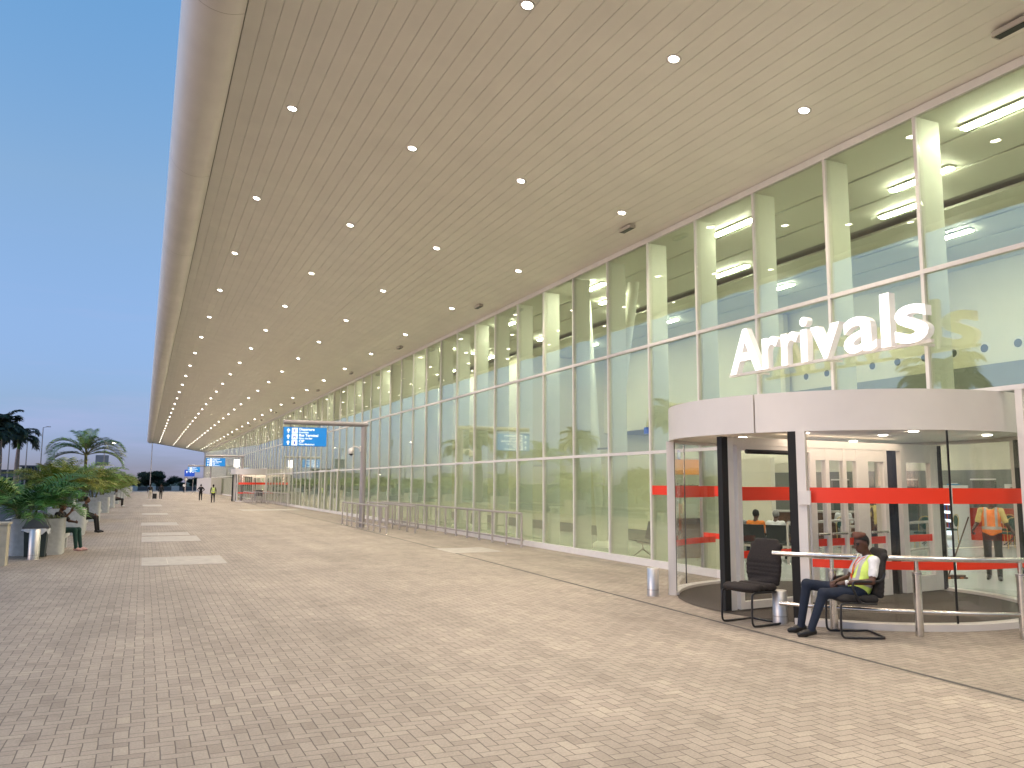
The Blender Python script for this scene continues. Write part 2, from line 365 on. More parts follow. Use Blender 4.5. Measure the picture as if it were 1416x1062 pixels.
for x in (-6.6, -10.1):
    y = -40
    while y < 200: g.bb(x, x + .12, y, y + (3 if x > -9 else 200), -.139, -.134, paint_w); y += 7 if x > -9 else 400
struct(g, 'road_markings')
# drain slot and concrete covers in the paving
g = MB(); pl = [(8.74, 120), (8.66, 83), (8.33, 38), (7.95, 24), (7.50, 12), (7.35, 8.5), (7.22, 4), (7.1, -4)]
for a, b in zip(pl, pl[1:]):
    g.add([(a[0] - .03, a[1], .002), (b[0] - .03, b[1], .002), (b[0] + .03, b[1], .002), (a[0] + .03, a[1], .002)][::-1], [(0, 1, 2, 3)], mat('slot drain', (0.07, 0.065, 0.06), 0.7))
struct(g, 'drain_channel')
ci = 0
COV = [(0.05, 1.90, 20.68, 22.95), (0.03, 1.80, 28.8, 31.6), (0.03, 1.62, 32.0, 34.0), (-.01, 1.5, 39.4, 42.3), (0, 1.4, 52, 55), (0.0, 1.4, 70, 75), (6.1, 9.9, 57.6, 60.4), (7.8, 9.3, 21.4, 23.1)]
for (x0, x1, y0, y1) in COV:
    g = MB(); g.bb(x0, x1, y0, y1, -.05, .004, slab_m)
    if y1 - y0 < 2.5 and x1 < 3: g.bb(x0 + .55, x1 - .1, y0 + .3, y0 + .33, .004, .0055, groove_m); g.bb(x0 + .55, x0 + .57, y0 + .33, y1 - .4, .004, .0055, groove_m)
    o = g.build('access_cover')
    where = ['nearest flat concrete access cover flush in the brick paving', 'second concrete access cover from the camera, just before a seam', 'third concrete access cover, close behind the second one', 'fourth concrete access cover along the paved walk',
             'fifth small concrete cover far down the walk', 'farthest concrete cover on the left side of the walk', 'wide pale concrete cover beyond the first sign gantry, on the terminal side', 'pale concrete patch in the paving near the long steel rail'][ci]
    tag(o, where, 'access cover', 'concrete access covers in the paving'); ci += 1

# ------------------------------------------------------------------ terminal building
TB = thing('terminal_building', 'long glass-fronted airport terminal with white mullions under a sloping plank canopy', 'building', (D, 80, 0))
def tpart(mb, name, parent=TB):
    o = mb.build(name, None); o.parent = parent
    o.matrix_parent_inverse = Matrix.Translation(-Vector((D, 80, 0))) if parent is TB else Matrix.Identity(4)
    return o
# windows: one glass bay each (three panes) with its mullion and inner fin as sub-parts
CUT = {-1, 0, 1, 2, 39, 40, 41, 42}
DOORB = {22, 24, 25}
def pane(mb, y0, y1, z0, z1):
    mb.bb(-0.012, 0.012, y0, y1, z0, z1, facade_glass)
def make_bay(z0=0.16, low=True, mz=0.0):
    w = MB()
    segs = [(0.16, T2 - .03), (T2 + .03, T1 - .03), (T1 + .03, H - .1)] if low else [(3.27, T1 - .03), (T1 + .03, H - .1)]
    for a, b in segs: pane(w, .03, BAY - .03, a, b)
    o = w.build('window')
    mm = MB(); mm.bb(-.05, .07, -.03, .03, mz, H, white_alu)
    mm.bb(-.056, -.0505, -.012, .012, mz, H, groove_m) if False else None
    mo = mm.build('mullion', o)
    ff = MB(); ff.bb(.085, .50, -.02, .06, mz, H - .1, fin_m); fo = ff.build('fin', o)
    return o
full = make_bay(); cutb = make_bay(low=False, mz=3.2); pieces = []
halfm = make_bay(low=False, mz=3.2)
for k in range(-10, 89):
    src = cutb if k in CUT else full
    c = src.copy(); COL.objects.link(c)
    for ch in kids(src):
        if k in (-1, 39) and ch.name.startswith(('mullion', 'fin')):
            d = [q for q in kids(full) if q.name.split('.')[0] == ch.name.split('.')[0]][0].copy(); COL.objects.link(d); d.parent = c
            continue
        d = ch.copy(); COL.objects.link(d); d.parent = c
    c.parent = TB; c.location = (0, Y0B + k * BAY - 80, 0)
for src in (full, cutb, halfm):
    for ch in kids(src): bpy.data.objects.remove(ch)
    bpy.data.objects.remove(src)
# continuous rails
def rail_box(name, z0, z1, x0, x1, segs):
    g = MB()
    for a, b in segs: g.bb(D + x0, D + x1, a, b, z0, z1, white_alu)
    return tpart(g, name)
DR1, DR2 = 10.45, 10.45 + 40 * BAY
JL = 3.22
low = [(YS, DR1 - JL), (DR1 + JL, DR2 - JL), (DR2 + JL, YE)]
rail_box('base_rail', 0.0, 0.16, -.056, .076, low)
rail_box('transom', T2 - .035, T2 + .035, -.053, .05, low)
rail_box('transom', T1 - .035, T1 + .035, -.053, .05, [(YS, YE)])
rail_box('top_rail', H - .1, H + .03, -.06, .09, [(YS, YE)])
rail_box('transom', 3.203, 3.27, -.053, .05, [(DR1 - JL - .37, DR1 + JL + .75), (DR2 - JL - .37, DR2 + JL + .75)])
for c in (DR1, DR2):
    for sgn in (-1, 1):
        g = MB(); jy = c + (JL if sgn > 0 else -3.10); g.bb(D - .058, D + .075, jy - .05, jy + .05, 0, 3.2, white_alu); tpart(g, 'jamb')
    g = MB()
    # bit of lower glass between the drum jamb and the next mullion
    y1 = Y0B + (3 if c == DR1 else 43) * BAY
    pane_y = (c + JL + .05, y1 - .03)
    g.bb(D - .012, D + .012, pane_y[0], pane_y[1], .16, T2 - .03, facade_glass); g.bb(D - .012, D + .012, pane_y[0], pane_y[1], T2 + .03, 3.2, facade_glass)
    tpart(g, 'side_light')
    g = MB(); g.bb(D - .05, D + .07, y1 - .03, y1 + .03, 0, 3.2, white_alu); tpart(g, 'mullion')
    # right hand narrow strip
    y2 = Y0B + (-1 if c == DR1 else 39) * BAY
# automatic glass doors in the middle of the facade
for k in (22, 24):
    y = Y0B + k * BAY
    g = MB(); g.bb(D - .09, D - .06, y - .09, y + .09, 0, T2 + .08, white_alu); g.bb(D - .09, D - .06, y + BAY - .09, y + BAY + .09, 0, T2 + .08, white_alu); g.bb(D - .09, D - .06, y + .09, y + BAY - .09, T2 - .06, T2 + .08, white_alu)
    g.bb(D - .085, D - .06, y + BAY / 2 - .03, y + BAY / 2 + .03, 0.0, T2 - .06, white_alu); tpart(g, 'door_frame')
# red safety film on the low pane beside the drum
g = MB()
for z0, z1 in ((1.65, 1.86),):
    g.bb(D - .018, D - .0135, DR1 + JL + .05, Y0B + 3 * BAY - .03, z0, z1, red_film); g.bb(D - .018, D - .0135, Y0B + 3 * BAY + .03, Y0B + 4 * BAY - .03, z0, z1, red_film)
g.bb(D - .018, D - .0135, DR1 + JL + .05, Y0B + 3 * BAY - .03, .78, .89, red_film)
tpart(g, 'safety_film')
# soffit planks
g = MB(); x = 1.12; pw = 0.2502
while x < D - 0.02:
    x2 = min(x + pw - .007, D)
    zs = [(x, sof(x)), (x2, sof(x2))]
    g.add([(x, YS, sof(x)), (x, YE, sof(x)), (x2, YE, sof(x2)), (x2, YS, sof(x2))], [(0, 1, 2, 3)], soffit_m)
    g.add([(x, YS, sof(x)), (x, YE, sof(x)), (x, YE, sof(x) + .03), (x, YS, sof(x) + .03)], [(3, 2, 1, 0)], soffit_m)
    g.add([(x2, YS, sof(x2)), (x2, YE, sof(x2)), (x2, YE, sof(x2) + .03), (x2, YS, sof(x2) + .03)], [(0, 1, 2, 3)], soffit_m)
    x += pw
g.add([(1.1, YS, sof(1.1) + .03), (1.1, YE, sof(1.1) + .03), (D + .1, YE, sof(D + .1) + .03), (D + .1, YS, sof(D + .1) + .03)], [(0, 1, 2, 3)], groove_m)
tpart(g, 'soffit')
# rounded canopy nose
prof = [(1.10, sof(1.1) + .06), (1.10, sof(1.1) - .005)]
for a in range(0, 181, 9):
    t = radians(-90 + 12 - a * 0.95); prof.append((0.79 + .64 * cos(t) * 1.0, 10.0 + .60 * sin(t)))
prof += [(1.3, 10.62), (4, 10.9)]
seg = 24; ys = [YS + (YE - YS) * i / seg for i in range(seg + 1)]
g = MB(); n = len(prof)
for i in range(seg):
    a, b = ys[i] + .006, ys[i + 1] - .006
    vs = [(px, a, pz) for px, pz in prof] + [(px, b, pz) for px, pz in prof]
    g.add(vs, [(j, j + 1, n + j + 1, n + j) for j in range(n - 1)], nose_m, True)
g.add([(px, YS, pz - .0) for px, pz in [(.79 + (p[0] - .79) * .985, 10 + (p[1] - 10) * .98) if p[0] < 1.05 else p for p in prof]] + [(px, YE, pz) for px, pz in [(.79 + (p[0] - .79) * .985, 10 + (p[1] - 10) * .98) if p[0] < 1.05 else p for p in prof]], [(j, j + 1, n + j + 1, n + j) for j in range(n - 1)], groove_m)
for yy in (YS, YE):
    g.add([(px, yy, pz) for px, pz in prof] + [(4, yy, sof(4) + .03), (1.1, yy, sof(1.1) + .03)], [tuple(range(n + 2))], nose_m)
tpart(g, 'canopy_edge')
g = MB(); g.add([(4, YS, 10.9), (33, YS, 10.6), (33, YE, 10.6), (4, YE, 10.9)], [(0, 1, 2, 3)], nose_m)
for yy in (YS, YE): g.add([(4, yy, 10.9), (33, yy, 10.6), (33, yy, 7.9), (D, yy, 7.82), (4, yy, sof(4) + .03)], [(0, 1, 2, 3, 4)], nose_m)
g.bb(33, 33.2, YS, YE, 0, 10.6, nose_m); tpart(g, 'roof')
# interior shell
g = MB(); g.bb(D - .05, 33, YS, YE, -.5, 0.001, int_floor); struct(g, 'floor')
g = MB(); x = D + .12; i = 0
while x < 33:
    wd = .5 if i == 3 else 1.28; zc = 7.72 + .0 * x
    if i in (3,): g.bb(x, x + wd, YS, YE, zc + .16, zc + .22, greywall)
    else: g.bb(x, x + wd - .07, YS, YE, zc, zc + .06, ceil_m)
    x += wd; i += 1
g.bb(D + .1, 33, YS, YE, 8.4, 8.45, darkgap); tpart(g, 'ceiling')
g = MB(); XP = 20.0
g.bb(XP, XP + .2, YS, YE, 5.0, 7.9, cream); g.bb(XP - .25, 29.8, YS, YE, 4.25, 5.0, greywall); tpart(g, 'gallery_wall')
g = MB()
y = 8.0
while y < 60:
    for (x_, z_) in ((XP - .005, 5.49),):
        vs = [(XP - .012, y + .16 * cos(a), z_ + .16 * sin(a)) for a in [2 * pi * q / 18 for q in range(18)]]
        g.add(vs, [tuple(range(18))], white_alu)
        vs = [(XP - .016, y + .02 + .11 * cos(a), z_ - .015 + .11 * sin(a)) for a in [2 * pi * q / 18 for q in range(18)]]
        g.add(vs, [tuple(range(18))], darkgap)
    y += 0.915
tpart(g, 'porthole_vents')
g = MB(); g.bb(29.8, 30, YS, 40, 0, 2.5, greywall); g.bb(29.8, 30, YS, 40, 2.5, 4.3, cream)
for y in (18.6, 21.4, 24.9, 28.6): g.bb(29.74, 29.8, y, y + .95, 0, 2.1, darkgap); g.bb(29.70, 29.74, y - .06, y + 1.01, 2.1, 2.16, white_alu)
tpart(g, 'rear_wall')
night_glass = mat('dark inner window', (0.015, 0.03, 0.06), 0.08)
for (xa, ya, yb, za, zb) in ((20.0, 24.9, 27.6, 4.95, 6.2), (20.0, 22.6, 23.4, 5.0, 6.0)):
    g = MB(); g.bb(xa - .03, xa - .004, ya, yb, za, zb, night_glass); tpart(g, 'inner_window')
for q in range(26):
    y = 34.0 + 5.69 * q; g = MB(); g.bb(15.56, 15.6, y + 4.2, y + 5.69, 3.4, 5.2, night_glass); g.bb(15.56, 15.6, y + 4.2, y + 5.69, 6.1, 7.6, night_glass); tpart(g, 'inner_window')
# pale partition behind the lower glass, open above door height in places
g = MB(); XW = 15.5
g.bb(XW, XW + .15, 17.6, 34, 0, 2.62, cream)
g.bb(XW - .12, XW, 17.6, YE, 0, .35, greywall)
y = 34.0; i = 0
while y < YE:
    g.bb(XW, XW + .15, y, y + 4.2, 0, 7.7, cream)
    g.bb(XW, XW + .15, y + 4.2, y + 5.69, 0, 3.4, cream); g.bb(XW, XW + .15, y + 4.2, y + 5.69, 5.2, 6.1, cream)
    y += 5.69; i += 1
g.bb(XW + .15, 29.8, 34, 34.2, 0, 7.7, cream); g.bb(XW + 4.45, 29.8, 17.6, 17.75, 0, 0.01, cream)
tpart(g, 'partition')
# wall box with dark opening and gallery counter behind the big pane
g = MB(); g.bb(XW, XP, 33.6, 33.8, 2.7, 7.7, cream); g.bb(19.7, 19.9, 21.5, 33.6, 2.62, 3.3, cream); g.bb(19.7, 19.9, 21.5, 33.6, 4.25, 7.7, cream); tpart(g, 'inner_wall')

# slanted white columns inside, in pairs
def vcol(y, label):
    t = thing('slanted_column', label, 'column', (12.62, y, 0), 0, 'pairs of slanted white columns behind the facade glass')
    for (dy, dx) in ((.95, 0), (-1.75, .12)):
        g = MB(); g.tube([(0, 0, 0.05), (dx, dy, 7.8)], [.13, .17], fin_m, 16); g.build('shaft', t)
    g = MB(); g.tube([(0, -.55, 2.95), (0, .5, 2.95)], .03, dull_steel, 8); g.build('tie', t)
    g = MB(); g.lathe([(.28, 0), (.28, .12), (.16, .2)], fin_m); g.build('base', t)
    return t
vcol(21.7, 'pair of slanted white columns seen through the glass left of the revolving door')
c2 = vcol(21.7 + 11.38, 'pair of slanted white columns behind the glass beside the long steel rail')
for q in range(2, 12):
    c = copy_tree(c2, label=ordw(q + 1) + ' pair of slanted white columns along the inside of the glass front'); c.location.y = 21.7 + 11.38 * q

# ------------------------------------------------------------------ lamps
sl_ang = math.atan(0.17)
def downlight(x, y, label):
    t = thing('downlight', label, 'ceiling light', (x, y, sof(x) - .002), 0, 'round downlights recessed in the canopy soffit')
    t.rotation_euler = (0, sl_ang, 0)
    return t
dl0 = None
ROWS = [(2.30, 10.29, 'row nearest the outer canopy edge'), (4.76, 10.22, 'second row from the outer canopy edge'), (7.16, 9.99, 'third row from the outer canopy edge'), (9.62, 9.84, 'row nearest the glass front')]
mring = MB(); mring.lathe([(.082, -.004), (.115, -.012), (.12, .002), (.082, .004)], white_alu, n=20, cap=False)
mlens = MB(); mlens.lathe([(.0005, -.026), (.05, -.024), (.072, -.015), (.08, .004)], lamp_white, n=20)
ringo = mring.build('trim_ring'); lenso = mlens.build('lens')
ld = bpy.data.lights.new('downlight_lamp', 'AREA'); ld.shape = 'DISK'; ld.size = 0.15; ld.energy = DOWN_W; ld.color = (1.0, 0.86, 0.72); ld.spread = radians(128)
for (x, yb, nm) in ROWS:
    for k in range(-3, 29):
        y = yb + 5.69 * k
        if y > YE - 2: continue
        t = downlight(x, y, (ordw(k + 1) + ' lit downlight from the camera in the ' + nm) if k >= 0 else (ordw(-k) + ' downlight behind the camera in the ' + nm))
        for p in (ringo, lenso): c = p.copy(); COL.objects.link(c); c.parent = t
        lo = bpy.data.objects.new('downlight_lamp', ld); COL.objects.link(lo); lo.parent = t; lo.location = (0, 0, -.04)
bpy.data.objects.remove(ringo); bpy.data.objects.remove(lenso)
# small box speakers hanging from the soffit near the glass
def speaker(y):
    t = thing('box_speaker', 'small dark box speaker hung under the soffit close to the glass front', 'speaker', (10.1, y, sof(10.1)), 0, 'box speakers under the soffit')
    g = MB(); g.rbox((0, 0, -.075), (.16, .50, .07), mat('speaker case', (.50, .45, .39), .5), .015); g.bb(-.012, .012, -.15, -.12, -.03, .01, dull_steel); g.bb(-.012, .012, .12, .15, -.03, .01, dull_steel); g.build('case', t)
    g = MB(); g.bb(-.06, .06, -.22, .22, -.118, -.111, black_metal); g.build('grille', t)
    return t
sp0 = speaker(6.6); sp0['label'] = 'nearest box speaker under the soffit, at the top right corner'
for q in range(1, 17):
    c = copy_tree(sp0, label=ordw(q + 1) + ' dark box speaker from the camera, hung under the soffit by the glass'); c.location.y = 6.6 + 9.4825 * q
# interior strip lights
ti = None
g0 = MB(); g0.bb(-.07, .07, -.66, .66, -.035, -.003, strip_m); g0.bb(-.09, .09, -.68, .68, -.003, .03, white_alu)
tub = g0.build('tube_light_source')
for (x, y0, step, n_) in ((11.9, 8.05, 6.42, 26), (14.35, 6.2, 5.69, 29), (16.9, 7.3, 5.69, 29), (13.2, 10.6, 11.38, 14)):
    for k in range(-1, n_):
        y = y0 + step * k
        if y > YE - 2: break
        c = tub.copy(); COL.objects.link(c); c.name = 'strip_light'; c.location = (x, y, 7.68)
        tag(c, ordw(k + 2) + ' lit strip light along the ceiling line ' + {11.9: 'closest to the glass', 14.35: 'second from the glass', 16.9: 'third from the glass', 13.2: 'between the first and second full lines'}[x], 'strip light', 'strip lights on the terminal ceiling')
bpy.data.objects.remove(tub)
# ground floor ceiling lamps under the gallery slab
g0 = MB(); g0.lathe([(.001, -.02), (.16, -.02), (.17, 0)], strip_m, n=16); tub = g0.build('x')
for x in (22, 25, 28):
    for k in range(8):
        c = tub.copy(); COL.objects.link(c); c.name = 'gallery_downlight'; c.location = (x, 4 + 4 * k, 4.25)
        tag(c, ordw(k + 1) + ' round lamp under the gallery floor, in the ' + {22: 'row nearest the door', 25: 'middle row', 28: 'row by the rear wall'}[x], 'ceiling light', 'lamps under the gallery')
bpy.data.objects.remove(tub)

# ------------------------------------------------------------------ revolving doors
def revolving_door(cy_, label, lit=True):
    t = thing('revolving_door', label, 'revolving door', (10.70, cy_, 0), 0, 'large round revolving doors in the glass front')
    R0 = 2.83; Z1, Z2 = 2.64, 3.2
    g = MB()
    for a0, a1 in ((85, 200.5), (201, 290), (-69.5, 84.5)): g.arc((0, 0), R0 - .06, R0, a0, a1, Z1, Z2, drum_white, 30)
    g.build('drum_band', t)
    g = MB(); g.lathe([(R0 - .07, 0), (R0 - .07, .06), (.01, .06)], drum_white, (0, 0, Z2 - .12), 64); g.build('roof', t)
    g = MB(); g.lathe([(.01, 0), (R0 - .07, 0), (R0 - .07, .02)], soffit_m, (0, 0, 2.70), 64); cl = g.build('ceiling', t)
    for a, r in ((35, 1.5), (95, 2.2), (150, 1.6), (205, 1.5), (262, 1.7), (315, 2.2), (240, 2.4), (280, .8)):
        g = MB(); g.lathe([(.001, -.012), (.06, -.012), (.075, 0.001)], lamp_white, (r * cos(radians(a)), r * sin(radians(a)), 2.699), 14); g.build('lamp', cl)
    la = bpy.data.lights.new('drum_lamp', 'AREA'); la.shape = 'DISK'; la.size = 3.0; la.energy = 34; la.color = (1, .8, .62)
    lo = bpy.data.objects.new('drum_lamp', la); COL.objects.link(lo); lo.parent = t; lo.location = (0, 0, 2.68)
    g = MB(); g.lathe([(.01, 0.0), (R0 - .1, 0.0), (R0 - .1, .012)][::-1], mat_m, (0, 0, .0), 64)
    g = MB(); vs = [((R0 - .10) * cos(2 * pi * k / 64), (R0 - .10) * sin(2 * pi * k / 64), .006) for k in range(64)]; g.add(vs, [tuple(range(64))], mat_m); g.build('floor_mat', t)
    g = MB(); g.arc((0, 0), R0 - .13, R0 + .05, 211, 292, 0, .085, drum_white, 26); g.arc((0, 0), R0 - .13, R0 + .05, 88, 143.5, 0, .05, drum_white, 20); g.arc((0, 0), R0 - .13, R0 + .05, -70, 30, 0, .05, drum_white, 26); g.build('threshold', t)
    # fixed curved walls
    for (a0, a1) in ((216, 253), (254, 292), (100, 121), (122, 142), (-60, 30)):
        g = MB(); g.arc((0, 0), R0 - .045, R0 - .033, a0, a1, .05, Z1, clear_glass, 18); gp = g.build('curved_glass', t)
        if a0 > 0:
            g = MB(); g.arc((0, 0), R0 - .032, R0 - .029, a0, a1, 1.65, 1.86, red_film, 18); g.arc((0, 0), R0 - .032, R0 - .029, a0, a1, .78, .89, red_film, 18); g.build('safety_film', gp)
    for a, w in ((253.5, .02), (121.5, .015)):
        g = MB(); g.box((cos(radians(a)) * (R0 - .04), sin(radians(a)) * (R0 - .04), 1.36), (.02, w, 2.56), black_metal, radians(a)); g.build('glass_joint', t)
    # posts : black guard + white post
    for a, s_ in ((214.2, 1), (143.5, -1), (30, 1), (-30, 1)):
        g = MB(); g.box((cos(radians(a)) * (R0 - .02), sin(radians(a)) * (R0 - .02), 1.32), (.13, .12, 2.64), drum_white, radians(a)); g.build('post', t)
        b = a - s_ * 2.5 if s_ == 1 else a - 2.2
        g = MB(); g.box((cos(radians(b)) * (R0 - .035), sin(radians(b)) * (R0 - .035), 1.32), (.11, .11, 2.64), black_rub, radians(b)); g.build('post_guard', t)
    # little white control box on the post
    a = radians(215); g = MB(); g.rbox((cos(a) * (R0 + .065), sin(a) * (R0 + .065), 1.72), (.05, .16, .19), drum_white, .015, a); g.build('switch_box', t)
    # rotor : leading wing, centre sliding door and rear wing
    rot = bpy.data.objects.new('rotor', None); COL.objects.link(rot); rot.parent = t; rot.rotation_euler = (0, 0, radians(6))
    def fr(name, x0, x1, y0, y1, z0, z1, m): g = MB(); g.bb(x0, x1, y0, y1, z0, z1, m); return g.build(name, rot)
    fr('wing_brush', -2.74, -2.62, -.05, .05, .03, 2.62, black_rub)
    fr('wing_stile', -2.62, -2.50, -.045, .045, .03, 2.62, white_alu); fr('wing_stile', -2.42, -2.33, -.04, .04, .03, 2.5, white_alu)
    fr('wing_rail', -2.33, -.8, -.04, .04, .03, .14, white_alu); fr('wing_rail', -2.33, -.8, -.04, .04, 2.42, 2.5, white_alu)
    fr('wing_glass', -2.33, -.8, -.008, .008, .14, 2.42, clear_glass)
    fr('wing_rail', -2.5, 2.62, -.05, .05, 2.5, 2.62, white_alu)
    g = MB(); g.bb(-2.33, -1.0, -.0125, -.0085, 1.65, 1.86, red_film); g.bb(-2.33, -1.0, -.0125, -.0085, .78, .89, red_film); g.build('safety_film', rot)
    g = MB(); g.tube([(-2.3, -.12, 2.40), (-1.15, -.12, 2.40)], .035, black_rub, 10); g.build('sensor_bar', rot)
    for x0, x1, nm in ((-.80, -.66, 'wing_stile'), (-.42, -.33, 'door_stile'), (.02, .10, 'door_stile'), (.36, .66, 'door_post'), (1.08, 1.17, 'door_stile'), (1.55, 1.7, 'door_stile'), (2.40, 2.62, 'wing_stile')):
        fr(nm, x0, x1, -.045, .045, .03, 2.5, white_alu)
    fr('wing_brush', 1.3, 1.42, -.05, .05, .03, 2.5, black_rub); fr('wing_brush', 2.62, 2.74, -.05, .05, .03, 2.62, black_rub)
    for x0, x1 in ((-.66, -.42), (-.33, .02), (.10, .36), (.66, 1.08), (1.7, 2.4)):
        fr('door_rail', x0, x1, -.04, .04, .03, .30, white_alu); fr('door_rail', x0, x1, -.04, .04, 2.30, 2.5, white_alu); fr('door_glass', x0, x1, -.008, .008, .30, 2.30, clear_glass)
        g = MB(); g.bb(x0, x1, -.0125, -.0085, .90, 1.02, red_film); g.build('safety_film', rot)
        if x0 < 1.5: g = MB(); g.tube([(x0, -.07, 1.10), (x1, -.07, 1.10)], .022, steel, 8); g.build('push_bar', rot)
    # showcase screens at either end of the wings
    for a0, a1 in ((6, 32), (186 + 0, 186.01)):
        if a1 - a0 < 1: continue
        g = MB(); g.arc((0, 0), 2.6, 2.61, a0, a1, .05, 2.6, clear_glass, 12); g.build('wing_screen', rot)
    return t
rd1 = revolving_door(DR1, 'big white revolving door with red glass bands, beneath the Arrivals lettering')
rd2 = copy_tree(rd1, label='distant white revolving door with red glass bands, far down the glass front'); rd2.location.y = DR2

# ------------------------------------------------------------------ Arrivals lettering
ar = thing('arrivals_lettering', 'large white illuminated letters reading Arrivals above the revolving door', 'sign', (10.35, 12.8, 4.02))
ar.rotation_euler = (0, 0, -pi / 2)
size = 1.16; xs = 0.0
adv = {'A': .735, 'r': .415, 'i': .30, 'v': .60, 'a': .655, 'l': .30, 's': .60}
SPAN = [('A', .09, .98), ('r', 1.00, 1.43), ('r', 1.50, 1.93), ('i', 1.97, 2.15), ('v', 2.21, 2.86), ('a', 2.94, 3.60), ('l', 3.685, 3.865), ('s', 3.945, 4.53)]
MT = Matrix.Rotation(pi / 2, 4, 'X')
for c, sp0_, sp1_ in SPAN:
    me = text_mesh(c, size, .065, 0.022)
    xsn = [v.co.x for v in me.vertices]; x0_ = min(xsn); kx = (sp1_ - sp0_) / (max(xsn) - x0_)
    g = MB(); vs = [Vector((sp0_ + (v.co.x - x0_) * kx, -v.co.z, v.co.y)) for v in me.vertices]
    fr_, sd = [], []
    for p in me.polygons:
        nz_ = p.normal.z
        (fr_ if nz_ > .9 else sd).append(tuple(p.vertices))
    g.add(vs, fr_, letter_face); g.add(vs, sd, letter_side)
    g.build('letter', ar)
g = MB(); g.bb(-.05, 4.5, .02, .08, -.05, .0, white_alu)
for q in (.6, 2.4, 4.2): g.bb(q, q + .04, .08, .42, -.05, -.01, white_alu)
g.build('mounting_rail', ar)

# ------------------------------------------------------------------ sign gantries
def arrow(g, x, y, z, s, m):   # upward arrow in the xz plane at depth y
    pts = [(-.13, -.5), (.13, -.5), (.13, 0), (.42, 0), (0, .5), (-.42, 0), (-.13, 0)]
    vs = [(x + a * s, y, z + b * s) for a, b in pts] + [(x + a * s, y + .004, z + b * s) for a, b in pts]
    g.add(vs, [(0, 1, 2, 6), (6, 3, 4), (6, 4, 5)] if False else [(0, 1, 2, 6), (2, 3, 4), (2, 4, 6), (6, 4, 5)], m)
def plane_icon(g, x, y, z, s, m):
    for pts in ([(-.42, -.05), (.38, .12), (.42, .22), (.30, .24), (-.42, .05)], [(-.1, .0), (.1, .02), (-.02, -.38), (-.12, -.38)], [(-.05, .1), (.1, .14), (-.2, .36), (-.28, .34)]):
        g.add([(x + a * s, y, z + b * s) for a, b in pts], [tuple(range(len(pts)))], m)
def bus_icon(g, x, y, z, s, m):
    g.box((x, y + .001, z + .04 * s), (.66 * s, .004, .34 * s), m); g.box((x - .16 * s, y - .0015, z + .1 * s), (.24 * s, .003, .14 * s), sign_white); g.box((x + .16 * s, y - .0015, z + .1 * s), (.24 * s, .003, .14 * s), sign_white)
    for q in (-.2, .2): g.box((x + q * s, y, z - .18 * s), (.13 * s, .004, .12 * s), m)
def person_icon(g, x, y, z, s, m):
    g.box((x, y, z - .08 * s), (.3 * s, .004, .42 * s), m); g.box((x, y, z + .27 * s), (.18 * s, .004, .18 * s), m)
def gantry(loc, label, Lg=3.3, mirror=False, signdir=1, lines=True):
    t = thing('sign_gantry', label, 'sign gantry', loc, 0, 'grey overhead sign gantries on the forecourt')
    g = MB(); g.tube([(0, 0, 0), (0, 0, 4.30)], .125, pole_grey, 20); g.lathe([(.2, 0), (.2, .02), (.14, .025)], dull_steel); g.build('pole', t)
    g = MB(); g.tube([(.16, 0, 4.40), (-Lg - .12, 0, 4.40)], .10, pole_grey, 18); g.build('beam', t)
    x0, x1, z0, z1 = -Lg - .12, -Lg - .12 + 1.80, 3.40, 4.20
    g = MB(); g.rbox(((x0 + x1) / 2, 0, (z0 + z1) / 2), (x1 - x0, .18, z1 - z0), sign_case, .02); g.bb(x0 + .01, x1 - .01, -.0945, -.0905, z0 + .01, z1 - .01, sign_blue); g.bb(x0 + .01, x1 - .01, .0905, .0945, z0 + .01, z1 - .01, sign_blue)
    for q in (x0 + .3, x1 - .3): g.tube([(q, 0, z1), (q, 0, 4.32)], .02, pole_grey, 8)
    sb = g.build('sign_box', t)
    dep = -.099
    rows = [('Departure', 'Kuondoka', plane_icon), ('Bus Terminal', 'Kituo cha Basi', bus_icon), ('CIP', 'Watu Mashuhuri', person_icon)]
    for i, (a, b, ic) in enumerate(rows):
        g = MB(); zc = z1 - .155 - i * .25
        arrow(g, x0 + .20, dep, zc, .19, sign_white)
        g.box((x0 + .46, dep + .001, zc), (.235, .004, .225), sign_white); ic(g, x0 + .46, dep - .004, zc, .22, sign_dark)
        M1 = Matrix.Translation((x0 + .64, dep, zc + .015)) @ MT; g.mesh(text_mesh(a, .15, .002, .0035), sign_white, M1)
        M1 = Matrix.Translation((x0 + .64, dep, zc - .095)) @ MT; g.mesh(text_mesh(b, .095, .002, .002), sign_white, M1); g.build('sign_line', sb)
    # the rear side carries the same print
    for i, (a, b, ic) in enumerate(rows):
        g = MB(); zc = z1 - .155 - i * .25; M2 = Matrix.Rotation(pi, 4, 'Z')
        g.mesh(text_mesh(a, .15, .002, .0035), sign_white, Matrix.Translation((x1 - .64, .099, zc + .015)) @ M2 @ MT); g.mesh(text_mesh(b, .095, .002, .002), sign_white, Matrix.Translation((x1 - .64, .099, zc - .095)) @ M2 @ MT)
        g.box((x1 - .46, .099, zc), (.235, .004, .225), sign_white); g.build('rear_sign_line', sb)
    return t
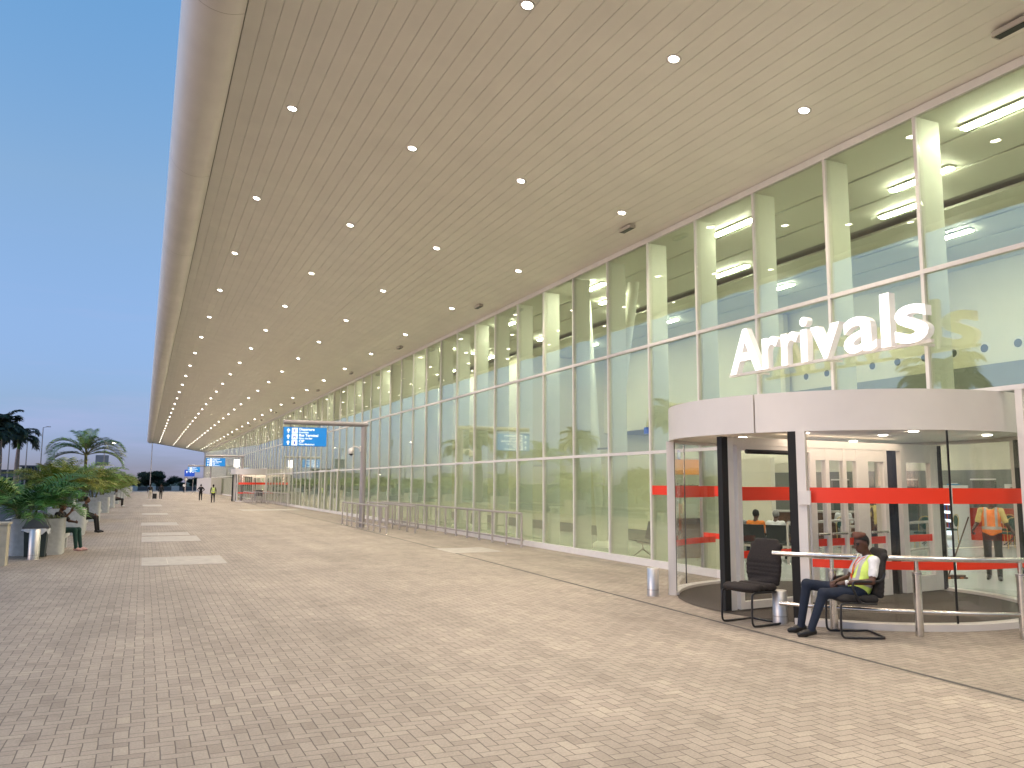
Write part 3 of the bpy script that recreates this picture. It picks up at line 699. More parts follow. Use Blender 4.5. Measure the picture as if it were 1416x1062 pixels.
def dome_camera(loc, label):
    t = thing('dome_camera', label, 'security camera', loc, 0, 'white dome security cameras on gantry poles')
    g = MB(); g.rbox((-.145, 0, 0), (.05, .16, .24), white_alu, .015); g.build('bracket', t)
    g = MB(); g.tube(smooth_path([(-.17, 0, .0), (-.28, 0, .07), (-.42, 0, .08), (-.52, 0, .02), (-.54, 0, -.03)], 5), .028, white_alu, 10); g.build('arm', t)
    g = MB(); g.lathe([(.05, .05), (.10, .02), (.125, -.06), (.125, -.15), (.11, -.19)], white_alu, (-.54, 0, -.03), 20); h_ = g.build('housing', t)
    g = MB(); g.ball((-.54, 0, -.225), (.085, .085, .075), black_metal); g.build('lens_dome', h_)
    return t
ga = gantry((8.62, 35.2, 0), 'nearest grey sign gantry with a lit blue Departure sign and three arrows')
gb = copy_tree(ga, label='second grey sign gantry with a lit blue sign, in front of the far revolving door'); gb.location = (8.80, 85.2, 0)
gc = copy_tree(ga, label='farthest and smallest sign gantry, its blue sign against the sky'); gc.location = (9.6, 139, 0)
cm = dome_camera((8.62, 35.2, 3.35), 'white dome camera on the pole of the nearest sign gantry')
c = copy_tree(cm, label='white dome camera on the pole of the second sign gantry'); c.location = (8.8, 85.2, 3.35)
c = copy_tree(cm, label='white dome camera on the pole of the farthest sign gantry'); c.location = (9.6, 139, 3.35)
# lit white panel beside second gantry
g = MB(); g.box((8.25, 85.2, 3.72), (.55, .12, .75), white_alu); g.box((8.25, 85.13, 3.72), (.5, .02, .7), mat('lit panel', (.9, .9, .9), .4, emit=(1, 1, 1), es=1.4)); g.bb(8.23, 8.27, 85.17, 85.23, 4.095, 4.31, pole_grey)
tag(g.build('lit_panel'), 'glowing blank white panel hung under the beam of the second sign gantry', 'sign')

# ------------------------------------------------------------------ steel queue rails
rail_steel = mat('satin rail steel', (0.50, 0.45, 0.42), 0.38, metal=0.55, var=0.06)
def queue_rail(pts, label, hz=1.0, step=1.15, r=.034, low=.22, group='brushed steel queue rails'):
    o = thing('queue_rail', label, 'handrail', (*pts[0], 0), 0, group)
    L = [Vector((p[0] - pts[0][0], p[1] - pts[0][1], 0)) for p in pts]
    tot = sum((b - a).length for a, b in zip(L, L[1:])); nn = max(2, round(tot / step)); 
    def at(s):
        for a, b in zip(L, L[1:]):
            d = (b - a).length
            if s <= d + 1e-6: return a + (b - a) * (s / d)
            s -= d
        return L[-1]
    for k in range(nn + 1):
        p = at(tot * k / nn); g = MB(); g.tube([p, p + Vector((0, 0, hz - .02))], .031, rail_steel, 10); g.lathe([(.05, 0), (.05, .008), (.03, .012)], steel, p, 12); g.build('rail_post', o)
    g = MB(); g.tube([p + Vector((0, 0, hz)) for p in L], r, rail_steel, 12); g.build('top_rail', o)
    g = MB(); g.tube([p + Vector((0, 0, low)) + Vector((.04, 0, 0)) for p in L], r * .95, rail_steel, 12); g.build('bottom_rail', o)
    return o
queue_rail([(10.38, 22.6), (10.38, 38.5)], 'long steel queue rail running close beside the glass front')
queue_rail([(9.55, 30.5), (9.55, 38.0)], 'short steel queue rail, middle of three beside the nearest gantry')
queue_rail([(8.40, 30.4), (8.40, 38.0)], 'short steel queue rail around the foot of the nearest sign gantry', step=.9)
queue_rail([(8.75, 73), (8.75, 82.5)], 'distant steel queue rail nearest the walk, before the far revolving door')
queue_rail([(9.6, 72), (9.6, 82.5)], 'distant steel queue rail, middle one before the far revolving door')
queue_rail([(10.38, 66), (10.38, 82.5)], 'distant long steel queue rail beside the glass by the far revolving door')
# heavy polished rail curving round the revolving door
def drum_rail():
    t = thing('guard_rail', 'heavy polished steel guard rail on posts in front of the revolving door', 'handrail', (9.07, 7.67, 0))
    o = Vector((9.07, 7.67, 0))
    top = [(7.93, 9.02), (8.02, 8.88), (8.22, 8.55), (8.60, 8.08), (9.07, 7.67), (9.58, 7.30), (10.12, 7.02), (10.7, 6.86), (11.2, 6.8)]
    P = [Vector((a, b, 0)) - o for a, b in top]; S = smooth_path(P, 5)
    g = MB(); g.tube([p + Vector((0, 0, .965)) for p in S], .034, steel, 16); g.build('top_rail', t)
    g = MB(); g.tube([p + Vector((0, 0, .30)) for p in S[3:]], .028, steel, 14); g.build('bottom_rail', t)
    for a, b in ((8.36, 8.38), (9.07, 7.67), (10.12, 7.02)):
        p = Vector((a, b, 0)) - o
        g = MB(); g.tube([p, p + Vector((0, 0, .78))], .052, steel, 18); g.tube([p + Vector((0, 0, .78)), p + Vector((0, 0, .95))], .028, steel, 12); g.tube([p + Vector((0, 0, .77)), p + Vector((0, 0, .795))], .057, dull_steel, 18); g.build('rail_post', t)
drum_rail()
# inner steel rails through the door
queue_rail([(14.2, 15.6), (19.6, 17.6)], 'slim steel barrier rail inside the terminal behind the revolving door', hz=.96, low=.3, group='barrier rails inside the terminal')
queue_rail([(14.2, 13.9), (19.6, 15.6)], 'second slim steel barrier rail inside the terminal', hz=.96, low=.3, group='barrier rails inside the terminal')
# short stainless bollards
bol_steel = mat('brushed bollard steel', (0.60, 0.58, 0.56), 0.42, metal=0.9, var=0.06, scale=14)
def bollard(loc, label, h_=.52, r=.095):
    t = thing('steel_bollard', label, 'bollard', loc, 0, 'stainless steel bollards')
    g = MB(); g.lathe([(r, 0), (r, h_ - .006), (r - .008, h_), (r - .012, h_)], bol_steel, n=28); g.build('body', t)
    g = MB(); g.lathe([(r + .002, .10), (r + .002, .112)], dull_steel, n=28); g.lathe([(r + .018, 0), (r + .018, .006), (r + .001, .008)], dull_steel, n=28); g.build('base_ring', t); return t
bollard((8.06, 12.15, 0), 'short stainless bollard left of the revolving door', .47, .10)
bollard((8.10, 9.10, 0), 'short stainless bollard behind the empty black chair', .45, .10)

# ------------------------------------------------------------------ signed distance bodies
def sdf_mesh(prims, h, kdef=0.03):
    lo = np.array([1e9] * 3); hi = -lo
    for p in prims:
        if p[0] == 'c':
            for q, r in ((p[1], p[3]), (p[2], p[4])): lo = np.minimum(lo, np.array(q) - r); hi = np.maximum(hi, np.array(q) + r)
        else: R = max(p[2]); lo = np.minimum(lo, np.array(p[1]) - R); hi = np.maximum(hi, np.array(p[1]) + R)
    lo -= 3 * h; hi += 3 * h; n = np.ceil((hi - lo) / h).astype(int) + 1
    F = np.full(n, 0.2, np.float32)
    def dist(p, X):
        if p[0] == 'c':
            a, b = np.array(p[1], float), np.array(p[2], float); ab = b - a; t = np.clip(((X - a) @ ab) / max(ab @ ab, 1e-9), 0, 1)
            return np.linalg.norm(X - a - t[..., None] * ab, axis=-1) - (p[3] + (p[4] - p[3]) * t)
        Rm = np.array(p[3]) if p[3] is not None else np.eye(3)
        Y = (X - np.array(p[1], float)) @ Rm; rr = np.array(p[2], float); k0 = np.linalg.norm(Y / rr, axis=-1); k1 = np.linalg.norm(Y / rr ** 2, axis=-1)
        return k0 * (k0 - 1) / np.maximum(k1, 1e-6)
    for p in prims:
        kk = p[6] if (len(p) > 6 and p[0] == 'c') else (p[5] if (len(p) > 5 and p[0] == 'e') else kdef)
        mg = .06 + kk
        if p[0] == 'c': a = np.minimum(np.array(p[1]) - p[3], np.array(p[2]) - p[4]) - mg; b = np.maximum(np.array(p[1]) + p[3], np.array(p[2]) + p[4]) + mg
        else: a = np.array(p[1]) - max(p[2]) - mg; b = np.array(p[1]) + max(p[2]) + mg
        i0 = np.maximum(np.floor((a - lo) / h).astype(int), 0); i1 = np.minimum(np.ceil((b - lo) / h).astype(int) + 1, n)
        ax = [lo[q] + h * np.arange(i0[q], i1[q]) for q in range(3)]
        X = np.stack(np.meshgrid(*ax, indexing='ij'), -1); d = dist(p, X).astype(np.float32)
        S = F[i0[0]:i1[0], i0[1]:i1[1], i0[2]:i1[2]]
        hh = np.clip(0.5 + 0.5 * (S - d) / kk, 0, 1); F[i0[0]:i1[0], i0[1]:i1[1], i0[2]:i1[2]] = S * (1 - hh) + d * hh - kk * hh * (1 - hh)
    # surface nets
    s = F < 0
    c = np.zeros(np.array(F.shape) - 1, bool); allc = np.ones_like(c)
    acc = np.zeros(c.shape + (3,)); cnt = np.zeros(c.shape)
    corners = [(i, j, k) for i in (0, 1) for j in (0, 1) for k in (0, 1)]
    def sub(A, o): return A[o[0]:A.shape[0] - 1 + o[0], o[1]:A.shape[1] - 1 + o[1], o[2]:A.shape[2] - 1 + o[2]]
    for a in corners:
        for ax in range(3):
            if a[ax]: continue
            b = list(a); b[ax] = 1; sa, sb = sub(s, a), sub(s, b); cr_ = sa != sb
            fa, fb = sub(F, a)[cr_], sub(F, b)[cr_]; t = fa / (fa - fb)
            pt = np.tile(np.array(a, float), (len(t), 1)); pt[:, ax] = t
            acc[cr_] += pt; cnt[cr_] += 1
    act = cnt > 0; idx = -np.ones(c.shape, int); ii = np.argwhere(act); idx[act] = np.arange(len(ii))
    V = lo + h * (ii + acc[act] / cnt[act][:, None])
    faces = []
    for ax in range(3):
        o1, o2 = [(1, 2), (2, 0), (0, 1)][ax]
        A = s; sh = [slice(1, -1)] * 3; sh[ax] = slice(0, -1); B = A[tuple(sh)]
        sh2 = list(sh); sh2[ax] = slice(1, None); Cc = A[tuple(sh2)]
        sh[ax] = slice(0, A.shape[ax] - 1)
        pos = np.argwhere(B != Cc)
        off = np.ones(3, int); off[ax] = 0; pos = pos + off
        e1 = np.zeros(3, int); e1[o1] = 1; e2 = np.zeros(3, int); e2[o2] = 1
        q = [pos, pos - e1, pos - e1 - e2, pos - e2]
        I = np.stack([idx[tuple(x.T)] for x in q], 1)
        fl = A[tuple(pos.T)]
        I[~fl] = I[~fl][:, ::-1]
        faces.append(I)
    Fc = np.concatenate(faces); Fc = Fc[(Fc >= 0).all(1)]
    cen = V[Fc].mean(1); best = np.full(len(cen), 1e9); mi = np.zeros(len(cen), int); names = []
    for p in prims:
        mname = p[5] if p[0] == 'c' else p[4]
        if mname not in names: names.append(mname)
        d = dist(p, cen); w = d < best; best[w] = d[w]; mi[w] = names.index(mname)
    return V, Fc, mi, names
def body_obj(name, prims, h, parent, mats, k=.03, post=None):
    V, Fc, mi, names = sdf_mesh(prims, h, k)
    if post is not None: mi, names = post(V[Fc].mean(1), mi, names)
    me = bpy.data.meshes.new(name); me.from_pydata(V.tolist(), [], Fc.tolist())
    for nme in names: me.materials.append(mats[nme])
    me.polygons.foreach_set('material_index', mi.astype(np.int32)); me.polygons.foreach_set('use_smooth', np.ones(len(Fc), bool)); me.update()
    o = bpy.data.objects.new(name, me); COL.objects.link(o)
    if parent is not None: o.parent = parent
    return o
def V3(*a): return np.array(a, float)
def nrm(v): return v / (np.linalg.norm(v) + 1e-9)
def hand(prims, wr, dirv, pal, side, sk='skin', curl=.5, s=1.0, k=.006):
    """wr wrist, dirv along the hand, pal palm normal (towards what it holds), side: thumb direction"""
    d, p = nrm(dirv), nrm(pal - nrm(dirv) * (pal @ nrm(dirv))); t = nrm(side - d * (side @ d) - p * (side @ p))
    R = np.stack([d, t, p], 1)
    prims.append(('e', wr + d * .045 * s, (.052 * s, .040 * s, .017 * s), R, sk, .012))
    for i, (o, L) in enumerate(((.027, .072), (.009, .080), (-.010, .074), (-.028, .058))):
        b = wr + d * .085 * s + t * o * s; a1 = curl * .9; a2 = curl * 1.9
        m1 = b + (d * cos(a1) + p * sin(a1)) * L * .52 * s; m2 = m1 + (d * cos(a2) + p * sin(a2)) * L * .48 * s
        prims.append(('c', b, m1, .0095 * s, .0088 * s, sk, k)); prims.append(('c', m1, m2, .0088 * s, .0075 * s, sk, k))
    b = wr + d * .025 * s + t * .032 * s; m1 = b + nrm(d * .7 + t * .7 + p * .25) * .038 * s; m2 = m1 + nrm(d * .95 + t * .15 + p * .4) * .03 * s
    prims.append(('c', b, m1, .0125 * s, .0105 * s, sk, k)); prims.append(('c', m1, m2, .0105 * s, .009 * s, sk, k))
def body_prims(J, o):
    """J joints dict; o options: tops, legs, sleeve length"""
    P = []; top, leg, sho, sk = o.get('top', 'top'), o.get('leg', 'leg'), o.get('shoe', 'shoe'), 'skin'; w = o.get('w', 1.0)
    pe, ch, nk, hd = J['pelvis'], J['chest'], J['neck'], J['head']
    up = nrm(ch - pe); lat = nrm(J['hipL'] - J['hipR']); fw = np.cross(lat, up); R = np.stack([fw, lat, up], 1)
    P.append(('e', pe, (.115 * w, .165 * w, .11), R, leg)); mid = pe * .5 + ch * .5
    P.append(('e', mid, (.105 * w, .145 * w, .15), R, top))
    lat2 = nrm(J['shL'] - J['shR']); up2 = nrm(nk - ch); fw2 = np.cross(lat2, up2); R2 = np.stack([fw2, lat2, up2], 1)
    P.append(('e', ch, (.118 * w, .165 * w, .17), R2, top))
    P.append(('c', J['shL'], J['shR'], .058 * w, .058 * w, top))
    P.append(('c', ch * .35 + nk * .65, nk, .06, .05, top, .04))
    P.append(('c', nk, hd - (hd - nk) * .25, .052, .05, sk, .02))
    face = nrm(o.get('face', fw2)); hu = nrm(o.get('headup', V3(0, 0, 1)) - face * (o.get('headup', V3(0, 0, 1)) @ face)); hl = np.cross(hu, face); Rh = np.stack([face, hl, hu], 1)
    P.append(('e', hd + hu * .018 - face * .005, (.097, .077, .105), Rh, sk, .02)); P.append(('e', hd - hu * .055 + face * .03, (.06, .054, .062), Rh, sk, .03))
    P.append(('c', hd + face * .088 + hu * .012, hd + face * .108 - hu * .022, .009, .015, sk, .012))
    for sgn in (1, -1):
        P.append(('e', hd + hl * sgn * .078 - hu * .005 - face * .005, (.018, .008, .03), Rh, sk, .006))
        P.append(('e', hd + hl * sgn * .031 + hu * .012 + face * .082, (.012, .016, .009), Rh, 'eye', .002))
        P.append(('c', hd + hl * sgn * .018 + hu * .030 + face * .092, hd + hl * sgn * .05 + hu * .03 + face * .078, .006, .005, 'hair', .006))
    P.append(('c', hd - hu * .058 + face * .088 + hl * .02, hd - hu * .058 + face * .088 - hl * .02, .0085, .0085, 'lip', .006))
    if o.get('hair', True) and not o.get('hairpart'): P.append(('e', hd + hu * .035 - face * .022, (.096, .083, .098), Rh, 'hair', .004))
    for S in 'LR':
        sh, el, wr = J['sh' + S], J['el' + S], J['wr' + S]; sm = top if o.get('sleeve', .5) > .3 else sk
        f = o.get('sleeve', .5)
        if f >= 1: P += [('c', sh, el, .056 * w, .045, top), ('c', el, wr, .044, .034, top)]
        else:
            cut = sh + (el - sh) * min(1, f * 1.5)
            P += [('c', sh, cut, .060 * w, .058, top), ('c', sh, el, .048 * w, .039, sk, .02), ('c', el, wr, .039, .027, sk, .02)]
        hd_ = J.get('hand' + S, nrm(wr - el)); pal = J.get('palm' + S, -lat if S == 'L' else lat); sd = J.get('thumb' + S, fw)
        hand(P, wr, hd_, pal, sd, curl=o.get('curl', .35))
        hp, kn, an, toe = J['hip' + S], J['kn' + S], J['an' + S], J['toe' + S]
        P += [('c', hp, kn, .088 * w, .064, leg), ('c', kn, an, .063, .046 if o.get('shorts') is None else .04, leg if o.get('shorts') is None else sk)]
        if o.get('sock'): P.append(('c', an + (kn - an) * .16, an, .044, .04, 'sock', .01))
        td = nrm(toe - an); P += [('c', an + V3(0, 0, -.035) - nrm(V3(td[0], td[1], 0)) * .035, (an + toe) / 2 + V3(0, 0, -.018), .038, .042, sho, .02), ('c', (an + toe) / 2 + V3(0, 0, -.018), toe, .042, .030, sho, .02)]
    return P
def dress(**kw):
    d = dict(skin=skin, eye=mat('dark eye', (.01, .008, .008), .2), lip=mat('lip', (.09, .03, .025), .5), hair=hair_m, sock=mat('sock', (.01, .01, .012), .9)); d.update(kw); return d
def cloth(name, c, r=.85): return mat('cloth ' + name, c, r, var=.18, scale=11, bump=.35)
blk, wht, navy = cloth('black', (.012, .012, .013)), cloth('white', (.72, .72, .72)), cloth('navy', (.008, .015, .033))
yel, org, dgr = cloth('pale yellow', (.62, .47, .17)), cloth('orange', (.75, .22, .03)), cloth('dark green', (.012, .05, .042))
grey_c, pink, tan_c = cloth('grey', (.22, .22, .23)), cloth('pale pink', (.65, .40, .38)), cloth('beige', (.55, .48, .38))
hiv = mat('fluorescent yellow', (.66, .84, .16), .7, var=.1, scale=14, bump=.3); hio = mat('fluorescent orange', (.95, .22, .02), .7, var=.1, scale=14, bump=.3)
refl = mat('reflective tape', (.42, .40, .38), .35); shoe_b = mat('black leather', (.012, .011, .010), .3)

def standing(h_=1.7, stride=0.0, arms=None, lean=0):
    s = h_ / 1.75
    J = dict(pelvis=V3(0, 0, .96), chest=V3(.0 + lean, 0, 1.27), neck=V3(.005 + lean, 0, 1.46), head=V3(.03 + lean, 0, 1.625), shL=V3(lean, .175, 1.41), shR=V3(lean, -.175, 1.41),
             elL=V3(-.03, .25, 1.13), elR=V3(-.03, -.25, 1.13), wrL=V3(.06, .27, .88), wrR=V3(.06, -.27, .88), hipL=V3(0, .09, .92), hipR=V3(0, -.09, .92),
             knL=V3(.03 + stride * .55, .10, .50), knR=V3(.02 - stride * .35, -.10, .50), anL=V3(-.01 + stride, .10, .085), anR=V3(-.01 - stride, -.10, .085 + abs(stride) * .25), toeL=V3(.15 + stride, .12, .034), toeR=V3(.15 - stride, -.12, .034))
    J['wrL'] += V3(-stride * .5, 0, 0); J['wrR'] += V3(stride * .5, 0, 0)
    if arms: J.update(arms)
    return {k: v * s if k[:4] not in ('hand', 'palm', 'thum') else v for k, v in J.items()}
def sitting(seat=.46, arms=None, kn=.5, lean=-.06, knz=None, spread=.11, foot=.0):
    z = seat + .09
    J = dict(pelvis=V3(0, 0, z), chest=V3(lean, 0, z + .30), neck=V3(lean - .01, 0, z + .49), head=V3(lean + .04, 0, z + .65), shL=V3(lean - .01, .17, z + .44), shR=V3(lean - .01, -.17, z + .44),
             elL=V3(lean + .02, .24, z + .17), elR=V3(lean + .02, -.24, z + .17), wrL=V3(.2, .14, z + .1), wrR=V3(.2, -.14, z + .1), hipL=V3(.03, .09, z - .01), hipR=V3(.03, -.09, z - .01),
             knL=V3(.44, spread, z + .01), knR=V3(.44, -spread, z + .01), anL=V3(.44 + foot, spread, .09), anR=V3(.42 + foot, -spread, .09), toeL=V3(.60 + foot, spread + .02, .034), toeR=V3(.58 + foot, -spread - .02, .034))
    if arms: J.update(arms)
    return J
def person(label, loc, face_deg, J, o, m, h=.016, group=None, extra=None, k=.03):
    t = thing('person', label, 'person', loc, radians(face_deg), group)
    P = body_prims(J, o)
    if extra: P += extra
    body_obj('body', P, h, t, m, k)
    return t
def vest(t, J, mat_main, h=.012, lowz=.0, closed=False):
    """open safety vest hugging the torso"""
    pe, ch, nk = J['pelvis'], J['chest'], J['neck']; up = nrm(ch - pe); lat = nrm(J['shL'] - J['shR']); fw = np.cross(lat, up); R = np.stack([fw, lat, up], 1)
    P = [('e', pe * .8 + ch * .2, (.135, .178, .17), R, 'main'), ('e', pe * .5 + ch * .5, (.128, .168, .17), R, 'main'), ('e', ch, (.137, .183, .185), R, 'main'),
         ('c', J['shL'] * .8 + J['shR'] * .2 + up * .012, J['shL'] * .97 + J['shR'] * .03, .062, .060, 'main'), ('c', J['shR'] * .8 + J['shL'] * .2 + up * .012, J['shR'] * .97 + J['shL'] * .03, .062, .060, 'main')]
    V, Fc, mi, names = sdf_mesh(P, h, .035)
    cen = V[Fc].mean(1); rel = cen - pe; a = rel @ up; l_ = rel @ lat; f_ = rel @ fw; hh = (ch - pe) @ up
    L = hh + .2
    neckc = (cen - nk) ; dn = np.linalg.norm(neckc, axis=1)
    opening = (f_ > 0.02) & (abs(l_) < (-.16 if closed else .012) + np.clip((a - hh * .55), 0, 1) * .32)
    bottom = a < -.11 + lowz
    keep = ~(opening | bottom | (dn < .075))
    silver = (abs(a - .10) < .026) | (abs(a - .0) < .0) | ((abs(abs(l_) - .095) < .024) & (a > .12))
    mi2 = np.where(silver, 1, 0)[keep]; F2 = Fc[keep]
    me = bpy.data.meshes.new('vest'); me.from_pydata(V.tolist(), [], F2.tolist()); me.materials.append(mat_main); me.materials.append(refl)
    me.polygons.foreach_set('material_index', mi2.astype(np.int32)); me.polygons.foreach_set('use_smooth', np.ones(len(F2), bool)); me.update()
    o_ = bpy.data.objects.new('vest', me); COL.objects.link(o_); o_.parent = t
    sm = o_.modifiers.new('thickness', 'SOLIDIFY'); sm.thickness = .006
    return o_

# ------------------------------------------------------------------ chairs by the door
def visitor_chair(loc, deg, label, fabric, arms=False, s=1.0):
    t = thing('visitor_chair', label, 'chair', loc, radians(deg), 'black cantilever visitor chairs')
    t.scale = (s, s, s)
    W = .25
    for sg in (1, -1):
        pass
    # one bent tube: seat side -> front leg -> floor runner -> across the back -> mirrored
    side = lambda y: [(-.17, y, .405), (.12, y, .41), (.225, y, .40), (.25, y, .34), (.255, y, .10), (.235, y, .03), (.17, y, .016), (-.12, y, .016), (-.22, y, .018)]
    pts = side(W) + [(-.25, W * .8, .018), (-.26, 0, .018), (-.25, -W * .8, .018)] + side(-W)[::-1]
    g = MB(); g.tube(smooth_path(pts, 4), .0135, black_metal, 10); g.tube([(.1, W, .41), (.1, -W, .41)], .011, black_metal, 8); g.tube([(-.12, W, .405), (-.12, -W, .405)], .011, black_metal, 8); g.build('frame', t)
    def cushion(P, h, name):
        o_ = body_obj(name, P, h, t, {'f': fabric}, .05); return o_
    P = []
    for x in (-.16, -.06, .06, .17): P.append(('c', (x, -.215, .455), (x, .215, .455), .044, .044, 'f', .09))
    P.append(('e', (.19, 0, .452), (.10, .265, .045), None, 'f'))
    cushion(P, .012, 'seat')
    P = []
    for i in range(11):
        q = i / 10; z = .50 + .50 * q; w = (.225 + .055 * sin(pi * min(1, q * 1.1 + .12))) if q < .85 else .262 - ((q - .85) / .15) ** 2 * .075; x = -.235 - .085 * q + .03 * sin(q * pi) * 1
        P.append(('c', (x, -w + .035, z), (x, w - .035, z), .036 - .004 * (i % 2) * (1 if q < .5 else 0), .036, 'f', .02 if q < .55 else .045))
    P.append(('c', (-.20, -.16, .47), (-.22, .16, .52), .03, .03, 'f'))
    cushion(P, .011, 'backrest')
    if arms:
        for sg in (1, -1):
            y = sg * (W + .025)
            g = MB(); g.tube(smooth_path([(.02, y, .41), (.075, y, .50), (.11, y, .60), (.09, y, .655), (.02, y, .665), (-.17, y, .665), (-.24, y, .70), (-.27, y * .96, .76)], 5), .0145, black_metal, 10); g.build('armrest', t)
    return t
ch1 = visitor_chair((7.74, 9.26, 0), 187, 'empty black fabric cantilever chair without armrests, left of the seated guard', brown_fab, False, 1.10)
CO = V3(8.36, 8.03, 0); CD = math.degrees(atan2(.436, -.9))
ch2 = visitor_chair(tuple(CO), CD, 'black cantilever chair with armrests that the guard sits on', fabric_b, True, 1.06)

# seated guard (local frame: +x forward, +y his left)
GJ = dict(pelvis=V3(-.06, 0, .565), chest=V3(-.155, 0, .82), neck=V3(-.20, 0, .985), head=V3(-.125, 0, 1.145), shL=V3(-.205, .185, .945), shR=V3(-.165, -.185, .945),
          elL=V3(-.135, .265, .70), elR=V3(-.05, -.25, .70), wrL=V3(.165, .125, .665), wrR=V3(.175, -.10, .665), hipL=V3(-.03, .10, .54), hipR=V3(-.03, -.10, .54),
          knL=V3(.43, .13, .535), knR=V3(.55, -.13, .62), anL=V3(.60, .14, .10), anR=V3(.645, -.12, .105), toeL=V3(.755, .16, .034), toeR=V3(.79, -.13, .036),
          handL=V3(.65, -.7, -.12), handR=V3(.75, .62, -.1), palmL=V3(-.3, -.3, -.9), palmR=V3(-.2, .2, -.95), thumbL=V3(.3, .1, .8), thumbR=V3(.3, -.1, .8))
tg = thing('person', 'guard in a brown cap, lime vest and navy trousers dozing in a chair', 'person', tuple(CO), atan2(.436, -.9))
gm_ = dress(top=wht, leg=navy, shoe=shoe_b)
P = body_prims(GJ, dict(sleeve=.42, sock=True, face=V3(.86, .32, -.22), headup=V3(.12, 0, 1), hairpart=True, curl=.75, w=1.04))
body_obj('body', P, .0075, tg, gm_, .026)
hdv = GJ['head']; fc = nrm(V3(.86, .32, -.22)); hu = nrm(V3(.12, 0, 1) - fc * (V3(.12, 0, 1) @ fc)); hl = np.cross(hu, fc); Rh = np.stack([fc, hl, hu], 1)
V_, F_, mi_, nm_ = sdf_mesh([('e', hdv + hu * .03 - fc * .014, (.099, .084, .104), Rh, 'hair')], .007, .01)
cen = V_[F_].mean(1) - hdv; a_ = cen @ fc; b_ = cen @ hu; keep = (b_ > .045 + np.clip(a_, -.03, .1) * .45) | ((a_ < -.03) & (b_ > -.045))
me = bpy.data.meshes.new('hair'); me.from_pydata(V_.tolist(), [], F_[keep].tolist()); me.materials.append(hair_m); me.polygons.foreach_set('use_smooth', np.ones(keep.sum(), bool)); me.update()
ho = bpy.data.objects.new('hair', me); COL.objects.link(ho); ho.parent = tg; ho.modifiers.new('t', 'SOLIDIFY').thickness = .008
capm = mat('brown cap felt', (.13, .055, .035), .8, var=.2, scale=30, bump=.2)
cp = hdv + hu * .108 - fc * .004
body_obj('cap', [('e', cp, (.088, .074, .036), Rh, 'c'), ('c', cp + hu * .02 + fc * .03 + hl * .03, cp + hu * .035 + fc * .04 - hl * .03, .03, .026, 'c', .04)], .008, tg, {'c': capm}, .03)
vest(tg, GJ, hiv, .0085, lowz=-.02)
# lanyard, badge and watch
g = MB(); lan = mat('orange lanyard', (.75, .10, .02), .6)
for s_ in (1, -1): g.tube(smooth_path([(-.19, .055 * s_, 1.005), (-.095, .05 * s_, .96), (-.02, .03 * s_, .87), (.012, .006, .765)], 5), .005, lan, 6)
g.build('lanyard', tg)
g = MB(); g.rbox((.024, .004, .735), (.006, .055, .07), lan, .002); g.build('badge', tg)
wd = nrm(GJ['wrL'] - GJ['elL']); g = MB(); wp = Vector(GJ['wrL'] - wd * .03); g.tube([wp - Vector(wd) * .011, wp + Vector(wd) * .011], .034, mat('watch strap', (.6, .6, .6), .4), 14)
g.ball(tuple(wp + Vector((0, .03, .02))), (.02, .012, .02), mat('watch dial', (.85, .85, .85), .2)); g.build('watch', tg)

# ------------------------------------------------------------------ inside: cleaner, others
CJ = standing(1.72, .10, dict(elL=V3(.02, .27, 1.14), wrL=V3(.10, .42, .93), elR=V3(.0, -.26, 1.15), wrR=V3(.20, -.33, 1.02), handR=V3(.6, -.1, -.5)))
tc_ = person('cleaner in an orange safety vest walking inside the terminal with a broom', (15.8, 11.5, 0), 213, CJ, dict(sleeve=.5, curl=.9), dress(top=yel, leg=blk, shoe=shoe_b), .012)
vest(tc_, CJ, hio, .012, lowz=-.10, closed=True)
g = MB(); t = thing('broom', 'wide dust broom with a wooden handle pushed by the orange-vested cleaner', 'broom', (15.15, 12.05, 0))
g = MB(); g.tube([(0, 0, .05), (.42, -.22, 1.25)], .014, wood_dk, 8); g.build('handle', t)
g = MB(); g.rbox((-.02, 0.02, .05), (.75, .14, .05), mat('broom cloth', (.10, .06, .05), .9, var=.3, scale=12), .02, radians(-20)); 
for q in range(9): g.box((-.36 + q * .085, .15 - q * .031, .02), (.07, .2, .035), mat('broom orange', (.45, .13, .03), .9) if q % 3 == 1 else mat('broom cloth', (.1, .06, .05)), radians(-20))
g.build('head', t)
YJ = standing(1.70, 0, dict(elL=V3(-.08, .24, 1.13), wrL=V3(-.10, .10, .95), elR=V3(-.08, -.26, 1.13), wrR=V3(-.12, -.02, .97), handL=V3(-.1, -.9, 0), handR=V3(0, .9, 0)))
person('man in a loose yellow shirt standing behind the door, hands behind his back', (15.4, 14.15, 0), 60, YJ, dict(sleeve=.55, w=1.12), dress(top=yel, leg=blk, shoe=shoe_b), .014)
def banquet_chair(loc, deg, label):
    t = thing('banquet_chair', label, 'chair', loc, radians(deg), 'green chairs with gold frames')
    for sx in (.19, -.19):
        for sy in (.19, -.19):
            g = MB(); g.tube([(sx * 1.1, sy, 0), (sx, sy, .43)], .012, gold, 8); g.build('leg', t)
    g = MB(); g.rbox((0, 0, .455), (.43, .43, .06), green_fab, .06); g.build('seat', t)
    g = MB(); pts = [(-.19, .19, .42), (-.23, .2, .75), (-.25, .14, .9), (-.255, 0, .94), (-.25, -.14, .9), (-.23, -.2, .75), (-.19, -.19, .42)]
    g.tube(smooth_path(pts, 4), .013, gold, 8); g.build('back_frame', t)
    body_obj('backrest', [('e', (-.235, 0, .73), (.03, .17, .19), None, 'f')], .016, t, {'f': green_fab}); return t
